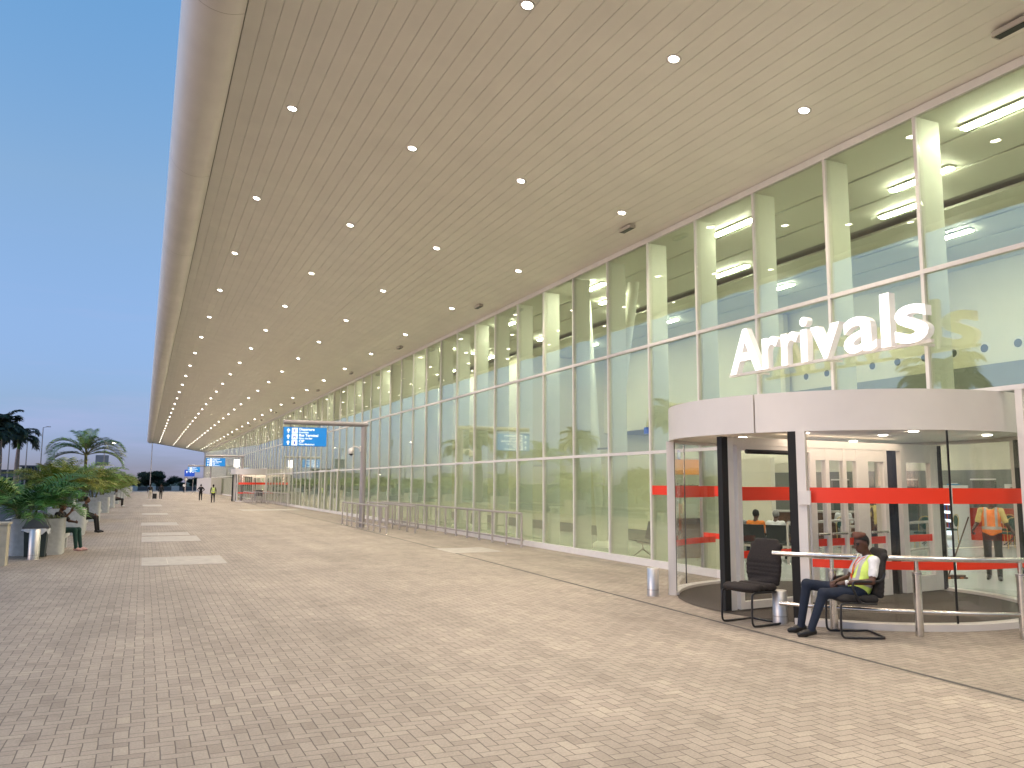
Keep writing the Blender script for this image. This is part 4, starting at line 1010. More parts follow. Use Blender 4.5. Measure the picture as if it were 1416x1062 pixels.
def round_table(loc, label):
    t = thing('round_table', label, 'table', loc, 0, 'round cafe tables in the terminal')
    g = MB(); g.lathe([(.01, .72), (.5, .72), (.5, .745), (.01, .746)], tabletop, n=32); g.build('tabletop', t)
    g = MB(); g.lathe([(.03, .05), (.03, .72)], black_metal, n=12); g.build('pedestal', t)
    for a in range(4): g = MB(); g.tube(smooth_path([(0, 0, .3), (.2 * cos(a * pi / 2), .2 * sin(a * pi / 2), .12), (.36 * cos(a * pi / 2), .36 * sin(a * pi / 2), .015)], 4), .014, black_metal, 8); g.build('leg', t)
    return t
bc = banquet_chair((21.6, 19.6, 0), 30, 'green and gold chair nearest the door glass, its back to the camera')
round_table((23.1, 18.9, 0), 'round cafe table with dark curved legs behind the cleaner')
round_table((22.0, 21.6, 0), 'round cafe table where the woman in black sits')
round_table((25.2, 17.6, 0), 'round cafe table at the far right beside the red booth')
SIT = [((22.5, 21.0), 160, 'woman in black seated at the round table behind the door glass', blk, navy, 0.5), ((19.4, 18.9), 40, 'bald man in white on a green chair, seen from behind', wht, grey_c, .5), ((20.6, 18.2), 60, 'woman in a white top on a green chair, seen from behind', wht, blk, .3)]
ci_ = 0
for (xy, dg_, lab, tp, lg, sv) in SIT:
    c = copy_tree(bc, label='green chair under the ' + ' '.join(lab.split(',')[0].split()[:4])); c.location = (xy[0], xy[1], 0); c.rotation_euler = (0, 0, radians(dg_))
    person(lab, (xy[0], xy[1], 0), dg_, sitting(.47), dict(sleeve=sv, hair='bald' not in lab), dress(top=tp, leg=lg, shoe=shoe_b, skin=skin2 if 'bald' in lab else skin), .018)
for (x, y, a, lab) in ((21.9, 18.2, 200, 'empty green and gold chair at the right of the cleaner'), (24.3, 19.2, 150, 'empty green and gold chair beyond the round table'), (20.9, 20.6, 20, 'empty green and gold chair left of the woman in black'), (24.2, 17.0, 60, 'green and gold chair by the red booth'), (26.0, 18.4, 190, 'green and gold chair farthest inside near the red booth')):
    c = copy_tree(bc, label=lab); c.location = (x, y, 0); c.rotation_euler = (0, 0, radians(a))
def beam_bench(loc, rz, n_, label):
    t = thing('waiting_bench', label, 'bench', loc, rz, 'black metal waiting benches in the terminal')
    g = MB(); g.bb(-.1, n_ * .58 + .05, -.04, .04, .34, .40, dull_steel); g.build('beam', t)
    for i in range(n_):
        x = i * .58 + .02
        g = MB(); g.box((x + .26, .10, .43), (.53, .46, .02), black_metal, R=Matrix.Rotation(radians(4), 3, 'X')); g.build('seat', t)
        g = MB(); g.box((x + .26, -.22, .68), (.53, .02, .46), black_metal, R=Matrix.Rotation(radians(14), 3, 'X')); g.build('backrest', t)
    for x in (.2, n_ * .58 - .25):
        g = MB(); g.tube([(x, 0, .36), (x, -.02, .2), (x, .26, .02)], .02, dull_steel, 8); g.tube([(x, -.02, .2), (x, -.26, .02)], .02, dull_steel, 8); g.build('leg', t)
    return t
beam_bench((11.75, 17.2, 0), radians(78), 3, 'black waiting bench just inside the glass, left of the revolving door')
BP = [(14.08, 17.25), (14.33, 16.85), (14.60, 16.42), (14.88, 16.02)]
beam_bench((13.75, 17.45, 0), radians(-57), 4, 'black waiting bench occupied by four people seen through the open door')
for i, (lab, tp, ww) in enumerate((('man in grey seated at the left end of the inside bench', grey_c, 1), ('person in orange seated on the inside bench', org, 1), ('grey-haired person in white seated on the inside bench', wht, 1.1), ('person in dark grey at the right end of the inside bench', grey_c, 1))):
    mt = dress(top=tp, leg=navy, shoe=shoe_b)
    if i == 2: mt['hair'] = mat('grey hair', (.25, .24, .23), .9)
    person(lab, BP[i] + (0,), 33, sitting(.40), dict(sleeve=.5, w=ww), mt, .018)
# service counters, kiosk, fridge, booths
t = thing('service_counter', 'dark timber counter with pale top behind the seated people', 'counter', (18.2, 20.6, 0), radians(-45))
g = MB(); g.bb(-2.5, 2.6, -.3, .3, 0, 1.05, wood_dk); g.build('body', t); g = MB(); g.bb(-2.55, 2.65, -.36, .36, 1.05, 1.10, tabletop); g.build('top', t)
t = thing('enquiries_kiosk', 'white kiosk with an orange header and black Enquiries lettering', 'kiosk', (13.15, 18.3, 0), radians(0))
white_p = mat('white panel', (.75, .74, .70), .5)
g = MB(); g.bb(-.62, .62, 0, .15, 0, 2.6, white_p); g.bb(-.62, .62, -.5, 0, 0, 1.0, wood_dk); g.build('panel', t)
g = MB(); g.bb(-.62, .62, -.02, 0, 2.15, 2.55, mat('orange header', (.8, .28, .03), .5, emit=(.8, .28, .03), es=.25)); g.build('header', t)
g = MB(); g.mesh(text_mesh('Enquiries', .19, .004, .003), black_metal, Matrix.Translation((-.22, -.006, 1.78)) @ MT); g.build('lettering', t)
t = thing('drinks_fridge', 'tall lit drinks fridge with glass door behind the cafe tables', 'fridge', (26.2, 20.7, 0), radians(-120))
g = MB(); g.rbox((0, .3, .95), (.7, .6, 1.9), white_p, .03); g.build('body', t); g = MB(); g.bb(-.3, .3, -.02, -.005, .15, 1.6, mat('lit fridge door', (.8, .85, .9), .2, emit=(.75, .85, 1), es=1.0)); g.build('door', t)
g = MB()
for z in (.4, .7, 1.0, 1.3):
    for q in range(6): g.tube([(-.24 + q * .095, -.035, z), (-.24 + q * .095, -.035, z + .2)], .028, [redbooth, mat('bottle blue', (.02, .1, .4), .3), wood_dk][q % 3], 8)
g.build('bottles', t)
for (x, y, lab) in ((26.6, 17.2, 'red vinyl booth seat at the far right behind the cleaner'), (27.2, 19.6, 'red vinyl booth seat beside the drinks fridge')):
    t = thing('booth_seat', lab, 'booth seat', (x, y, 0), radians(-60), 'red booth seats'); g = MB(); g.rbox((0, 0, .22), (1.9, .6, .44), redbooth, .04); g.build('seat', t); g = MB(); g.rbox((0, .32, .55), (1.9, .14, 1.1), redbooth, .04); g.build('backrest', t)
for (y0, y1, z0, z1, m_, lab, nm) in ((22.9, 23.45, 1.55, 1.95, mat('blue notice', (.02, .25, .5), .5), 'small blue notice on the grey rear wall beyond the cafe tables', 'wall_notice'), (19.6, 21.0, 1.4, 1.95, white_p, 'wide white notice board on the grey rear wall at the far right', 'notice_board'), (25.6, 26.3, 1.3, 2.2, white_p, 'white poster on the grey rear wall behind the glass door', 'wall_poster')):
    t = thing(nm, lab, 'notice', (29.74, (y0 + y1) / 2, z0)); g = MB(); g.bb(-.03, 0, -(y1 - y0) / 2, (y1 - y0) / 2, 0, z1 - z0, m_); g.build('panel', t)
    g = MB(); random.seed(int(y0 * 10))
    for q in range(4): g.bb(-.036, -.0305, -(y1 - y0) * .4, (y1 - y0) * U(.1, .4), .1 + q * .1, .14 + q * .1, paint_w if 'blue' in lab else greywall)
    g.build('print', t)
t = thing('information_screen', 'blue and dark flight information screen hung inside beyond the door', 'screen', (18.3, 19.3, 2.2), radians(-35))
g = MB(); g.bb(-.3, .3, 0, .1, 0, 1.1, black_metal); g.build('case', t); g = MB(); g.bb(-.27, .27, -.006, 0, .52, 1.07, mat('screen violet', (.02, .02, .1), .3, emit=(.12, .14, .45), es=.8)); g.bb(-.27, .27, -.006, 0, .03, .48, mat('screen cyan', (0, .2, .3), .3, emit=(0, .45, .6), es=.8)); g.build('display', t)
for (loc, wd_, lab, rz) in (((18.0, 15.8, 2.62), 1.35, 'hanging blue direction sign seen through the revolving door', -35), ((19.66, 29.4, 4.05), 1.5, 'small lit blue sign in the dark opening inside the hall', -90)):
    t = thing('hanging_sign', lab, 'sign', loc, radians(rz), 'blue signs inside the terminal'); g = MB(); g.bb(-wd_ / 2, wd_ / 2, 0, .08, 0, .27, sign_dark); 
    for q in (-.4, .4): g.tube([(q * wd_, .04, .27), (q * wd_, .04, .6)], .01, dull_steel, 6)
    g.build('panel', t)
    g = MB(); arrow(g, .42, -.004, .135, .2, sign_white); g.box((.12, -.003, .135), (.22, .004, .2), sign_white); g.box((-.12, -.003, .135), (.2, .004, .2), sign_white); g.build('symbols', t)

# ------------------------------------------------------------------ planters with palms
def planter(loc, label, bench=True):
    t = thing('planter', label, 'planter', loc, 0, 'pale concrete planters along the kerb')
    W, L, Hh = 1.2, .95, .93; r = .14
    def ring(o, r_): 
        pts = []
        for (sx, sy, a0) in ((1, 1, 0), (-1, 1, pi / 2), (-1, -1, pi), (1, -1, 1.5 * pi)):
            for k in range(5): a = a0 + k / 4 * pi / 2; pts.append((sx * (W / 2 - o - r_) + r_ * cos(a), sy * (L / 2 - o - r_) + r_ * sin(a)))
        return pts
    g = MB(); A, B = ring(0, r), ring(.09, .07); n = len(A)
    for z0, z1, RR, fl in ((0, Hh, A, False), (Hh, Hh - .12, B, False)):
        g.add([(x, y, z0) for x, y in RR] + [(x, y, z1) for x, y in RR], [(i, (i + 1) % n, n + (i + 1) % n, n + i) for i in range(n)], concrete, True)
    g.add([(x, y, Hh) for x, y in A] + [(x, y, Hh) for x, y in B], [(i, (i + 1) % n, n + (i + 1) % n, n + i) for i in range(n)], concrete); g.build('tub', t)
    g = MB(); g.add([(x, y, Hh - .11) for x, y in B], [tuple(range(n))], soil); g.build('soil', t)
    return t
def bench(loc, label):
    t = thing('concrete_bench', label, 'bench', loc, 0, 'concrete benches between the planters')
    g = MB(); g.rbox((0, 0, .40), (.5, 1.7, .13), concrete, .03); g.build('seat', t)
    for y in (-.6, .6): g = MB(); g.rbox((0, y, .168), (.42, .2, .336), concrete, .02); g.build('leg', t)
    return t
def frond(mb, base, az, L, rise, droop, m, nl=26, wl=.30, lw=.022, twist=0, stemr=.012, vplane=.35):
    """one pinnate frond: arching rachis and separate leaflets"""
    d = Vector((cos(az), sin(az), 0)); pts = []; p = Vector(base); th = rise; N = 12
    for i in range(N + 1):
        pts.append(p.copy()); p = p + (d * cos(th) + Vector((0, 0, 1)) * sin(th)) * (L / N); th -= droop / N * (0.5 + i / N)
    mb.tube(pts, [stemr * (1 - .8 * i / N) for i in range(N + 1)], stem_m, 4, False)
    sd = Vector((-sin(az), cos(az), 0))
    for i in range(nl):
        q = .16 + .84 * i / nl; f = q * N; a = int(min(f, N - 1)); P = pts[a].lerp(pts[a + 1], f - a); t = (pts[a + 1] - pts[a]).normalized(); up = sd.cross(t) * -1
        if up.z < 0: up = -up
        ll = wl * (0.55 + .9 * sin(pi * min(1, q * .95)) ** .8) * U(.85, 1.12)
        for s_ in (1, -1):
            dv = (t * U(.45, .75) + sd * s_ * U(.75, 1.0) + up * (vplane + U(-.12, .12))).normalized()
            e = P + dv * ll * .55; e2 = P + dv * ll + Vector((0, 0, -ll * U(.12, .38))); wv = t * lw * .5 * U(.8, 1.2)
            mb.add([P - wv * .4, P + wv * .4, e + wv, e2, e - wv], [(0, 1, 2, 4), (4, 2, 3)], m)
def areca(seed, h_=1.0, spread=1.0, rise=(38, 82), n_=20, L=1.5, stems=5, trunkh=.0, mats=None, base_r=.18, dr=1.5):
    random.seed(seed); mats = mats or [leaf1, leaf1, leaf2, leaf3]
    st = MB(); fo = MB(); heads = []
    for k in range(stems):
        a = 2 * pi * k / stems + U(-.4, .4); r = U(.3, 1) * base_r; b = Vector((r * cos(a), r * sin(a), 0)); top = b + Vector((cos(a) * .12, sin(a) * .12, trunkh * U(.7, 1.05) + .15))
        st.tube([b, (b + top) / 2 + Vector((U(-.03, .03), U(-.03, .03), 0)), top], [.035, .03, .026], stem_m, 7, False); heads.append((top, a))
    for k in range(n_):
        tp, a = heads[k % stems]; az = a + U(-1.5, 1.5); lay = k / n_
        frond(fo, tp, az, L * U(.75, 1.15), radians(U(*rise) * (1 - .35 * lay)), U(.8, 1.2) * dr, mats[k % len(mats)] if rnd() < .8 else mats[0], nl=34, wl=.36 * spread, lw=.030)
    return st, fo
def plant_from(st, fo, name, label, cat, loc, group, scale=1, rz=0, cache={}):
    key = id(fo)
    if key not in cache:
        a = st.build('stem'); b = fo.build('fronds'); cache[key] = (a.data, b.data); bpy.data.objects.remove(a); bpy.data.objects.remove(b)
    t = thing(name, label, cat, loc, rz, group); t.scale = (scale,) * 3
    for nme, dta in zip(('stem', 'fronds'), cache[key]):
        o = bpy.data.objects.new(nme, dta); COL.objects.link(o); o.parent = t
    return t
V1 = areca(3, rise=(30, 74), n_=48, L=1.5, stems=7, mats=[leaf3, leaf3, leaf1], dr=1.5, trunkh=.12)
V2 = areca(11, rise=(40, 92), n_=52, L=1.85, stems=8, trunkh=.35, mats=[leaf1, leaf2, leaf1])
V3a = areca(21, rise=(38, 95), n_=54, L=1.95, stems=8, trunkh=.4, mats=[leaf2, leaf1, leaf1])
GL = 'potted palms in the concrete planters'
PL = [24.6 + .475, 33.3 + .475, 44.8, 56.6, 67.4, 78.6, 89.8, 101, 112, 123, 134, 145, 156, 167]
ordn = ['nearest', 'second', 'third', 'fourth', 'fifth', 'sixth', 'seventh', 'eighth', 'ninth', 'tenth', 'eleventh', 'twelfth', 'thirteenth', 'farthest']
random.seed(5)
for i, y in enumerate(PL):
    planter((-2.46, y, 0), f'{ordn[i]} visible pale concrete planter along the kerb', True)
    if i < 7: bench((-2.15, y + 1.65, 0), f'low concrete bench just beyond the {ordn[i]} planter')
    if i == 0: plant_from(*V1, 'areca_palm', 'low dark green palm spreading over the nearest planter and waste bin', 'palm', (-2.80, y + .0, .86), GL, 1.05, 0.3)
    else:
        v = (V2, V3a, V2, V3a, V2)[i % 5]
        plant_from(*v, 'areca_palm', f'bushy yellow-green palm growing in the {ordn[i]} planter', 'palm', (-2.75, y, .84), GL, [0, .92, 1.08, .95, 1.0, .9, 1, 1.05, .95, 1, 1, .9, 1, 1][i], U(0, 6))
for i, y in enumerate([-4.0]):
    planter((-2.46, y, 0), 'pale concrete planter standing behind the camera'); plant_from(*(V2, V3a, V2)[i], 'areca_palm', 'bushy palm in the planter behind the camera', 'palm', (-2.45, y, .82), GL, 1.0, U(0, 6))
# low wall end at the left edge
t = thing('concrete_pillar', 'square pale concrete pillar with a cap at the left edge of the paving', 'pillar', (-2.95, 22.0, 0)); cmat = mat('cream concrete', (.46, .42, .33), .8, var=.1, scale=8)
g = MB(); g.rbox((0, 0, .46), (.40, .42, .92), cmat, .02); g.build('shaft', t); g = MB(); g.rbox((0, 0, .945), (.46, .48, .05), cmat, .02); g.build('cap', t)
# spiky undergrowth in the first planter
def tuft(loc, label, n_=70, L=.42, m=None):
    g = MB()
    for k in range(n_):
        a = U(0, 2 * pi); th = U(.25, 1.2); l_ = L * U(.6, 1.1); d = Vector((cos(a), sin(a), 0)); b = d * U(0, .12); w = Vector((-sin(a), cos(a), 0)) * .011
        p1 = b + d * l_ * .45 * cos(th) + Vector((0, 0, l_ * .5 * sin(th) + .08)); p2 = b + d * l_ * (.6 + .4 * cos(th)) + Vector((0, 0, l_ * .45 * sin(th) - .03))
        g.add([b - w, b + w, p1 + w, p1 - w, p2], [(0, 1, 2, 3), (3, 2, 4)], m or mat('spider leaf', (.22, .26, .12), .5, var=.3, scale=3))
    o = g.build('spider_plant'); o.location = loc; return tag(o, label, 'plant', 'spider plants in the nearest planter')
tuft((-2.80, 24.95, .82), 'pale spiky plant at the road side of the nearest planter'); tuft((-2.40, 24.85, .82), 'pale spiky plant in the middle of the nearest planter'); tuft((-2.10, 24.95, .82), 'pale spiky plant beside the seated woman in the nearest planter', 50, .3)
# tall feathery palm rising behind the planters
random.seed(9); fo = MB(); st = MB(); st.tube([(0, 0, 0), (.04, 0, 1.7), (.0, .05, 3.35)], [.11, .09, .075], stem_m, 10)
for k, (az, L, rise, dr) in enumerate(((0.1, 2.4, 1.0, 2.5), (3.2, 2.4, 1.05, 2.6), (.6, 2.3, .6, 1.9), (2.7, 2.4, .75, 2.0), (1.4, 2.1, 1.25, 1.2), (-.5, 2.5, .8, 2.3), (3.8, 2.4, .7, 2.4), (4.7, 2.2, 1.1, 2.2), (5.4, 2.4, 1.1, 2.6), (2.1, 2.2, 1.3, 1.7), (0.0, 2.2, .35, 1.9), (3.0, 2.2, .3, 1.9))):
    frond(fo, (0, .05, 3.3), az, L, rise, dr, [leaf3, leaf1, mat('grey green leaf', (.10, .13, .06), .5, var=.3)][k % 3], nl=64, wl=.42, lw=.034, stemr=.028)
plant_from(st, fo, 'feather_palm', 'tall palm with drooping feathery fronds rising above the planters', 'palm', (-2.95, 50.2, 0), 'tall palms beside the kerb', 1.0)
# royal palms across the road
random.seed(31); st = MB(); fo = MB()
st.tube([(0, 0, 0), (0, 0, 1.5), (.03, 0, 3.6), (0, .02, 5.0)], [.26, .24, .20, .14], palmtrunk, 14)
st.tube([(0, .02, 5.0), (0, .02, 6.0)], [.13, .09], leaf3, 12)
for k in range(20):
    az = 2 * pi * k / 20 * 3.236 + U(-.2, .2); frond(fo, (0, .02, 5.95), az, U(1.8, 2.3), radians(U(5, 78)), U(1.5, 2.4), leafd, nl=48, wl=.5, lw=.10, stemr=.035, vplane=.05)
RP = [(-10.75, 88, 1.0, 'royal palm with a pale trunk, rightmost of the three against the sky'), (-11.7, 84, 1.13, 'tallest royal palm, middle of the three against the sky'), (-11.45, 76, .92, 'royal palm cut by the left edge of the view')]
for x, y, s_, lab in RP: plant_from(st, fo, 'royal_palm', lab, 'palm', (x, y, -.16), 'royal palms across the road', s_, U(0, 6))
for y in (62, 49, 37, 26, 13):
    plant_from(st, fo, 'royal_palm', 'royal palm across the road mirrored in the glass, ' + {62: 'farthest', 49: 'second farthest', 37: 'middle', 26: 'second nearest', 13: 'nearest'}[y] + ' of five', 'palm', (-12 + U(-1, 1), y, -.16), 'royal palms across the road', U(.9, 1.15), U(0, 6))

# leafy trees and bushes
def leafy(seed, R, n_, m, ls=.16, squash=.75, trunk=2.0, clumps=9, tr=.14):
    random.seed(seed); fo = MB(); st = MB()
    cs = []
    for k in range(clumps):
        a = U(0, 2 * pi); rr = R * U(.2, .75); z = trunk + R * squash * U(.25, 1.3); cs.append((Vector((rr * cos(a), rr * sin(a), z)), R * U(.28, .5)))
    cs.append((Vector((0, 0, trunk + R * squash)), R * .55))
    st.tube([(0, 0, 0), (U(-.1, .1), U(-.1, .1), trunk * .6), (0, 0, trunk + R * .3)], [tr, tr * .8, tr * .5], trunkd, 8)
    for c, r in cs[::2]: st.tube([(0, 0, trunk * .75), (c + Vector((0, 0, trunk))) / 2 if False else Vector((c.x * .5, c.y * .5, (trunk * .75 + c.z) / 2)), c], [tr * .5, tr * .35, tr * .12], trunkd, 6, False)
    for k in range(n_):
        c, r = cs[k % len(cs)]; d = Vector((random.gauss(0, 1), random.gauss(0, 1), random.gauss(0, 1))).normalized(); p = c + d * r * (rnd() ** .45) * U(.8, 1.1)
        p.z = c.z + (p.z - c.z) * squash
        n1 = Vector((random.gauss(0, 1), random.gauss(0, 1), random.gauss(0, 1))).normalized(); a = n1.orthogonal().normalized(); b = n1.cross(a); s_ = ls * U(.6, 1.3)
        fo.add([p - a * s_, p + b * s_ * .5, p + a * s_, p - b * s_ * .5], [(0, 1, 2, 3)], m)
    return st, fo
def tree(v, label, loc, s_=1, group=None, name='leafy_tree', cat='tree', cache={}):
    if id(v[1]) not in cache:
        a = v[0].build('trunk'); b = v[1].build('crown'); cache[id(v[1])] = (a.data, b.data); bpy.data.objects.remove(a); bpy.data.objects.remove(b)
    t = thing(name, label, cat, loc, U(0, 6), group); t.scale = (s_, s_, s_) if not isinstance(s_, tuple) else s_
    for nme, dta in zip(('trunk', 'crown'), cache[id(v[1])]):
        o = bpy.data.objects.new(nme, dta); COL.objects.link(o); o.parent = t
    return t
TA = leafy(1, 3.6, 9000, leafd, .17, .62, 1.2, 12); TBt = leafy(2, 2.6, 6000, leafd, .15, .7, 1.3, 9); BU = leafy(4, 1.5, 3500, leafd, .10, .8, .2, 9, .05)
FG = 'dark trees at the far end of the forecourt'
tree(TA, 'broad dark domed tree closing the far end of the forecourt', (1.4, 197, -.16), (1.15, 1.0, .93), FG)
tree(TBt, 'smaller dark tree right of the broad domed one', (5.9, 199, -.16), .82, FG); tree(TBt, 'dark tree left of the broad domed one, behind the palms', (-3.3, 201, -.16), .85, FG)
tree(BU, 'low dark bush right of the domed tree, below the small sign', (7.9, 197, -.16), .95, FG); tree(BU, 'low dark bush between the domed tree and the smaller tree', (3.9, 196, -.16), 1.05, FG)
tree(BU, 'low dark bush at the end of the line of planters', (-1.4, 196, -.16), 1.1, FG)
tree(TBt, 'dark tree near the white end hoarding', (10.6, 203, -.16), .75, FG)
random.seed(77)
BG = 'dark trees across the road'
for i, (x, y, s_, v) in enumerate([(-23.5, 178, .62, TA), (-20.5, 186, .70, TBt), (-17.5, 182, .62, TA), (-14.5, 190, .70, TBt), (-10.5, 184, .60, TA), (-25.5, 170, .75, TBt), (-16.0, 140, .8, BU), (-7.0, 188, .62, TA)]):
    tree(v, ['wide dark tree at the skyline left of the royal palms', 'dark tree under the low flat-roofed building', 'wide dark tree behind the low flat-roofed building', 'dark tree on the skyline right of the lamp post', 'wide dark tree showing between the potted palms', 'dark tree at the far left edge, beyond the road', 'round bush below the royal palm trunks', 'dark tree rightmost of those across the road'][i], (x, y, -.16), s_, BG)
for i, (x, y, s_, v) in enumerate([(-17, 58, .8, BU), (-19, 40, 1.0, BU), (-18, 27, 1.1, BU), (-20, 14, 1.0, BU), (-23, 70, .9, TBt), (-22, 33, .8, TBt), (-21, 4, .9, BU), (-26, 50, .9, TBt), (-27, 20, .9, TBt), (-19, 100, 1.0, BU), (-20, 118, .9, TBt)]):
    tree(v, ordw(i + 1) + ' bush or tree across the road, seen mostly mirrored in the glass front', (x, y, -.16), s_, BG)

# ------------------------------------------------------------------ bin, people at planters
def plastic_bin():
    t = thing('waste_bin', 'dark plastic waste bin with a clear bag folded over its rim', 'bin', (-2.40, 24.0, 0))
    g = MB(); g.prism([(-.22, -.2), (.22, -.2), (.22, .2), (-.22, .2)], .03, .72, bin_m, top=1.16); g.build('body', t)
    g = MB(); g.bb(-.29, .29, -.27, .27, .72, .78, mat('grey lid', (.07, .075, .08), .5)); g.prism([(-.27, -.25), (.27, -.25), (.27, .25), (-.27, .25)], .78, .97, mat('grey lid', (.07, .075, .08), .5), top=.72); g.build('lid', t)
    g = MB(); random.seed(3); pts = []
    for k in range(28):
        a = 2 * pi * k / 28; r = .285 / max(abs(cos(a)), abs(sin(a))) * .98; pts.append((r * cos(a), r * sin(a) * .95))
    vs = [(x * 1.03, y * 1.03, .725) for x, y in pts] + [(x * U(1.05, 1.16), y * U(1.05, 1.15), .62 + U(-.06, .06)) for x, y in pts]
    g.add(vs, [(i, (i + 1) % 28, 28 + (i + 1) % 28, 28 + i) for i in range(28)], bag_m, True); g.build('bin_bag', t)
    g = MB()
    for s_ in (-1, 1): g.tube([(s_ * .2, .2, .04), (s_ * .2 + .04, .2, .04)], .04, black_metal, 10)
    g.build('wheels', t); return t
plastic_bin()
bollard((-2.37, 23.42, 0), 'tall stainless bollard standing in front of the dark waste bin', .73, .125)
# woman raising a phone on the first bench
J1 = sitting(.47, dict(elR=V3(.16, -.22, .86), wrR=V3(.33, -.16, 1.07), elL=V3(.12, .2, .80), wrL=V3(.36, .06, .78), handR=V3(.3, .1, .9)), foot=.08, lean=-.02)
person('woman in black top, green trousers and pink slippers seated by the nearest planter', (-2.03, 26.05, 0), -22, J1, dict(sleeve=.5), dress(top=blk, leg=dgr, shoe=pink, skin=skin2), .013)
J2 = sitting(.47, dict(wrL=V3(.36, .05, .66), wrR=V3(.36, -.04, .64)), foot=.08, lean=.06)
person('person all in black, shoes black and white, seated by the second planter', (-2.0, 34.9, 0), -12, J2, dict(sleeve=1), dress(top=blk, leg=blk, shoe=shoe_b, skin=skin2), .014)
person('seated figure in black trousers and white shoes, farthest along the planters', (-1.85, 69.6, 0), -10, sitting(.47), dict(sleeve=.6), dress(top=grey_c, leg=blk, shoe=wht), .018)
g = MB(); g.lathe([(.16, 0), (.16, .03), (.09, .035), (.015, .42), (.001, .43)], mat('white cone', (.7, .7, .7), .5), n=20); tag(g.build('white_cone'), 'small white cone standing on the rim of the second planter', 'cone').location = (-2.25, 33.5, .93)
# far pedestrians
person('man in black seen from behind, walking away with a suitcase', (1.78, 99.2, 0), 80, standing(1.66, .1), dict(sleeve=1), dress(top=blk, leg=blk, shoe=shoe_b), .02)
person('man in a black top and white trousers walking on the far forecourt', (.66, 96, 0), 100, standing(1.62, .06), dict(sleeve=.5), dress(top=blk, leg=tan_c, shoe=wht), .02)
person('person in a white top at the far end of the forecourt', (6.57, 157, 0), 90, standing(1.7), dict(sleeve=.5), dress(top=wht, leg=blk, shoe=shoe_b), .025)
person('man in black t-shirt standing with hands on hips before the far door', (5.4, 90.8, 0), 95, standing(1.64, .03, dict(elL=V3(-.08, .36, 1.16), wrL=V3(.02, .2, 1.0), elR=V3(-.08, -.36, 1.16), wrR=V3(.02, -.2, 1.0))), dict(sleeve=.5), dress(top=blk, leg=blk, shoe=shoe_b), .02)
WJ = standing(1.66, .16)
tw = person('worker in a lime safety vest walking away past the far queue rails', (5.9, 81.1, 0), 92, WJ, dict(sleeve=.5), dress(top=blk, leg=blk, shoe=shoe_b), .018); vest(tw, WJ, hiv, .016, lowz=-.05)
t = thing('suitcase', 'small black wheeled suitcase beside the man in black', 'suitcase', (1.15, 98.6, 0)); g = MB(); g.rbox((0, 0, .33), (.42, .26, .54), black_metal, .05); g.build('body', t)
g = MB(); g.tube([(-.12, .1, .6), (-.12, .14, .98), (.12, .14, .98), (.12, .1, .6)], .012, dull_steel, 6); g.build('handle', t)
for s_ in (-1, 1): g = MB(); g.tube([(s_ * .16 - .02, .08, .03), (s_ * .16 + .02, .08, .03)], .03, black_rub, 8); g.build('wheel', t)

# ------------------------------------------------------------------ far end: hoarding, low wall, signs, lamps, buildings
t = thing('white_hoarding', 'white panelled hoarding box against the far end of the glass front', 'hoarding', (10.45, 131, 0)); hw = mat('hoarding white', (.62, .58, .54), .6, var=.05)
for i in range(15): g = MB(); g.bb(-1.3 , -1.25, i * 2.4, i * 2.4 + 2.37, 0, 2.45, hw); g.build('panel', t)
for i in range(1): g = MB(); g.bb(-1.24 + i * 1.5, -1.24 + i * 1.5 + 1.47, 0, .05, 0, 2.45, hw); g.build('panel', t)
g = MB(); g.bb(-1.3, .3, 0, 36, 2.452, 2.5, hw); g.build('top', t)
t = thing('low_wall', 'low dark boundary wall behind the far planters', 'wall', (0, 193, 0)); g = MB(); g.bb(-6, 12, 0, .3, -.16, .85, mat('dark wall', (.10, .10, .10), .8, var=.2)); g.build('base', t)
for i, (x, lab) in enumerate(((-1.9, 'square concrete planter left of the low far wall'), (1.6, 'square concrete planter at the middle of the low far wall'), (6.2, 'square concrete planter below the round far sign'))):
    g = MB(); g.rbox((0, 0, .5), (1.5, .8, 1.0), concrete, .08); o = g.build('planter_block'); o.location = (x, 190.5, 0); tag(o, lab, 'planter', 'concrete blocks at the far end')
t = thing('blue_direction_sign', 'dark blue road sign panel at the far end beside the hoarding', 'sign', (7.0, 150, 0)); g = MB(); g.bb(-.8, .8, -.03, .03, 2.8, 3.9, sign_dark); g.build('panel', t)
g = MB(); arrow(g, -.45, -.034, 3.55, .35, sign_white); arrow(g, .1, -.034, 3.55, .35, sign_white); g.box((.5, -.034, 3.5), (.3, .004, .08), sign_white); g.build('symbols', t); g = MB(); g.tube([(-.6, 0, 0), (-.6, 0, 2.8)], .05, pole_grey, 8); g.tube([(.6, 0, 0), (.6, 0, 2.8)], .05, pole_grey, 8); g.build('posts', t)
t = thing('round_road_sign', 'small round white road sign with a dark ring at the far end', 'sign', (6.9, 160, 0)); g = MB(); g.tube([(0, 0, 0), (0, 0, 2.1)], .04, pole_grey, 8); g.build('pole', t)
g = MB(); g.tube([(0, -.02, 2.35), (0, .02, 2.35)], .34, mat('ring navy', (.05, .03, .1), .5), 20); g.tube([(0, -.03, 2.35), (0, -.02, 2.35)], .24, paint_w, 20); g.build('disc', t)
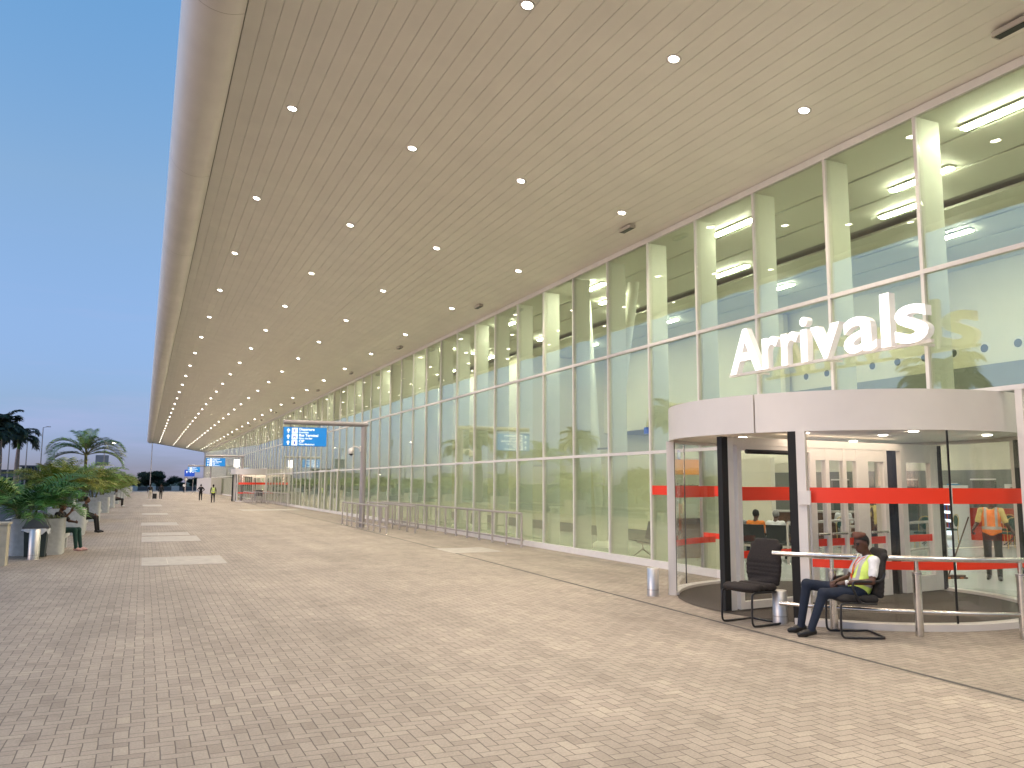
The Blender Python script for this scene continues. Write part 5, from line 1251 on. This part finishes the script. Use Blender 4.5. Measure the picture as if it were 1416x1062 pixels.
def lamp(loc, h_, label, side=1, lit=True):
    t = thing('street_lamp', label, 'street lamp', loc, 0, 'street lamps around the car park'); g = MB(); g.tube([(0, 0, 0), (0, 0, h_)], [.09, .05], pole_grey, 8); g.build('pole', t)
    g = MB(); g.tube([(0, 0, h_), (side * .8, 0, h_ + .12)], .035, pole_grey, 6); g.build('arm', t)
    g = MB(); g.rbox((side * 1.0, 0, h_ + .12), (.5, .22, .09), pole_grey, .03); h2 = g.build('head', t)
    if lit: g = MB(); g.rbox((side * 1.0, -.0, h_ + .04), (.42, .2, .07), mat('lit street lamp', (1, 1, 1), .5, emit=(1, .9, .75), es=9), .03); g.build('lens', h2)
lamp((-13.5, 118, -.16), 8.0, 'lit street lamp whose head shows beside the royal palm crowns', -.9); lamp((-5.0, 122, -.16), 7.1, 'lit street lamp whose head shows right of the tall feathery palm', 1.1)
lamp((-12.2, 121, -.16), 8.9, 'thin unlit lamp pole between the royal palms and the feathery palm', .6, False); lamp((1.1, 172, -.16), 12.8, 'very tall thin unlit pole above the domed tree', .3, False); lamp((-14.6, 112, -.16), 7.5, 'unlit lamp pole among the royal palm trunks', .6, False)
lamp((-10.4, 120, -.16), 3.2, 'low lit orange lamp behind the nearest potted palm', .2)
def far_building(loc, w, d, h_, label, rows=2, cols=8):
    t = thing('far_building', label, 'building', loc, 0, 'distant low buildings'); g = MB(); g.bb(-w / 2, w / 2, 0, d, 0, h_, bldg_far); g.build('wall', t); g = MB(); g.bb(-w / 2 - .5, w / 2 + .5, -.6, d + .5, h_, h_ + .35, mat('far roof', (.09, .09, .10), .7)); g.build('roof', t)
    for r in range(rows):
        for c_ in range(cols): g = MB(); x = -w / 2 + (c_ + .5) * w / cols; g.bb(x - w / cols * .33, x + w / cols * .33, -.03, .0, 1.0 + r * 2.9, 2.5 + r * 2.9, win_far); g.build('window', t)
far_building((-25.0, 235, 0), 5.5, 6, 5.4, 'low flat-roofed building on the skyline between the palms'); far_building((-33.5, 245, 0), 7, 8, 4.4, 'long low building at the left edge of the skyline', 1, 9)
t = thing('billboard', 'grey billboard panel partly hidden behind the feathery palm', 'billboard', (-5.4, 125, -.16)); g = MB(); g.bb(-.75, .85, -.08, .08, 4.2, 5.6, mat('billboard face', (.20, .22, .27), .6, var=.15, scale=1)); g.build('panel', t); g = MB(); g.tube([(0, 0, 0), (0, 0, 4.2)], .08, pole_grey, 8); g.build('pole', t)
# parked trolley by far rails
t = thing('luggage_trolley', 'dark luggage trolley parked at the distant queue rails', 'trolley', (9.9, 80.5, 0)); g = MB(); g.bb(-.3, .3, -.45, .4, .18, .24, dull_steel); g.build('deck', t); g = MB(); g.tube([(-.28, .42, .2), (-.28, .5, 1.0), (.28, .5, 1.0), (.28, .42, .2)], .02, dull_steel, 8); g.build('handle', t); g = MB(); g.bb(-.3, .3, -.2, .38, .6, 1.15, black_metal); g.build('basket', t)
for x_ in (-.2, .2): g = MB(); g.tube([(x_ - .02, -.35, .09), (x_ + .02, -.35, .09)], .09, black_rub, 10); g.build('wheel', t)
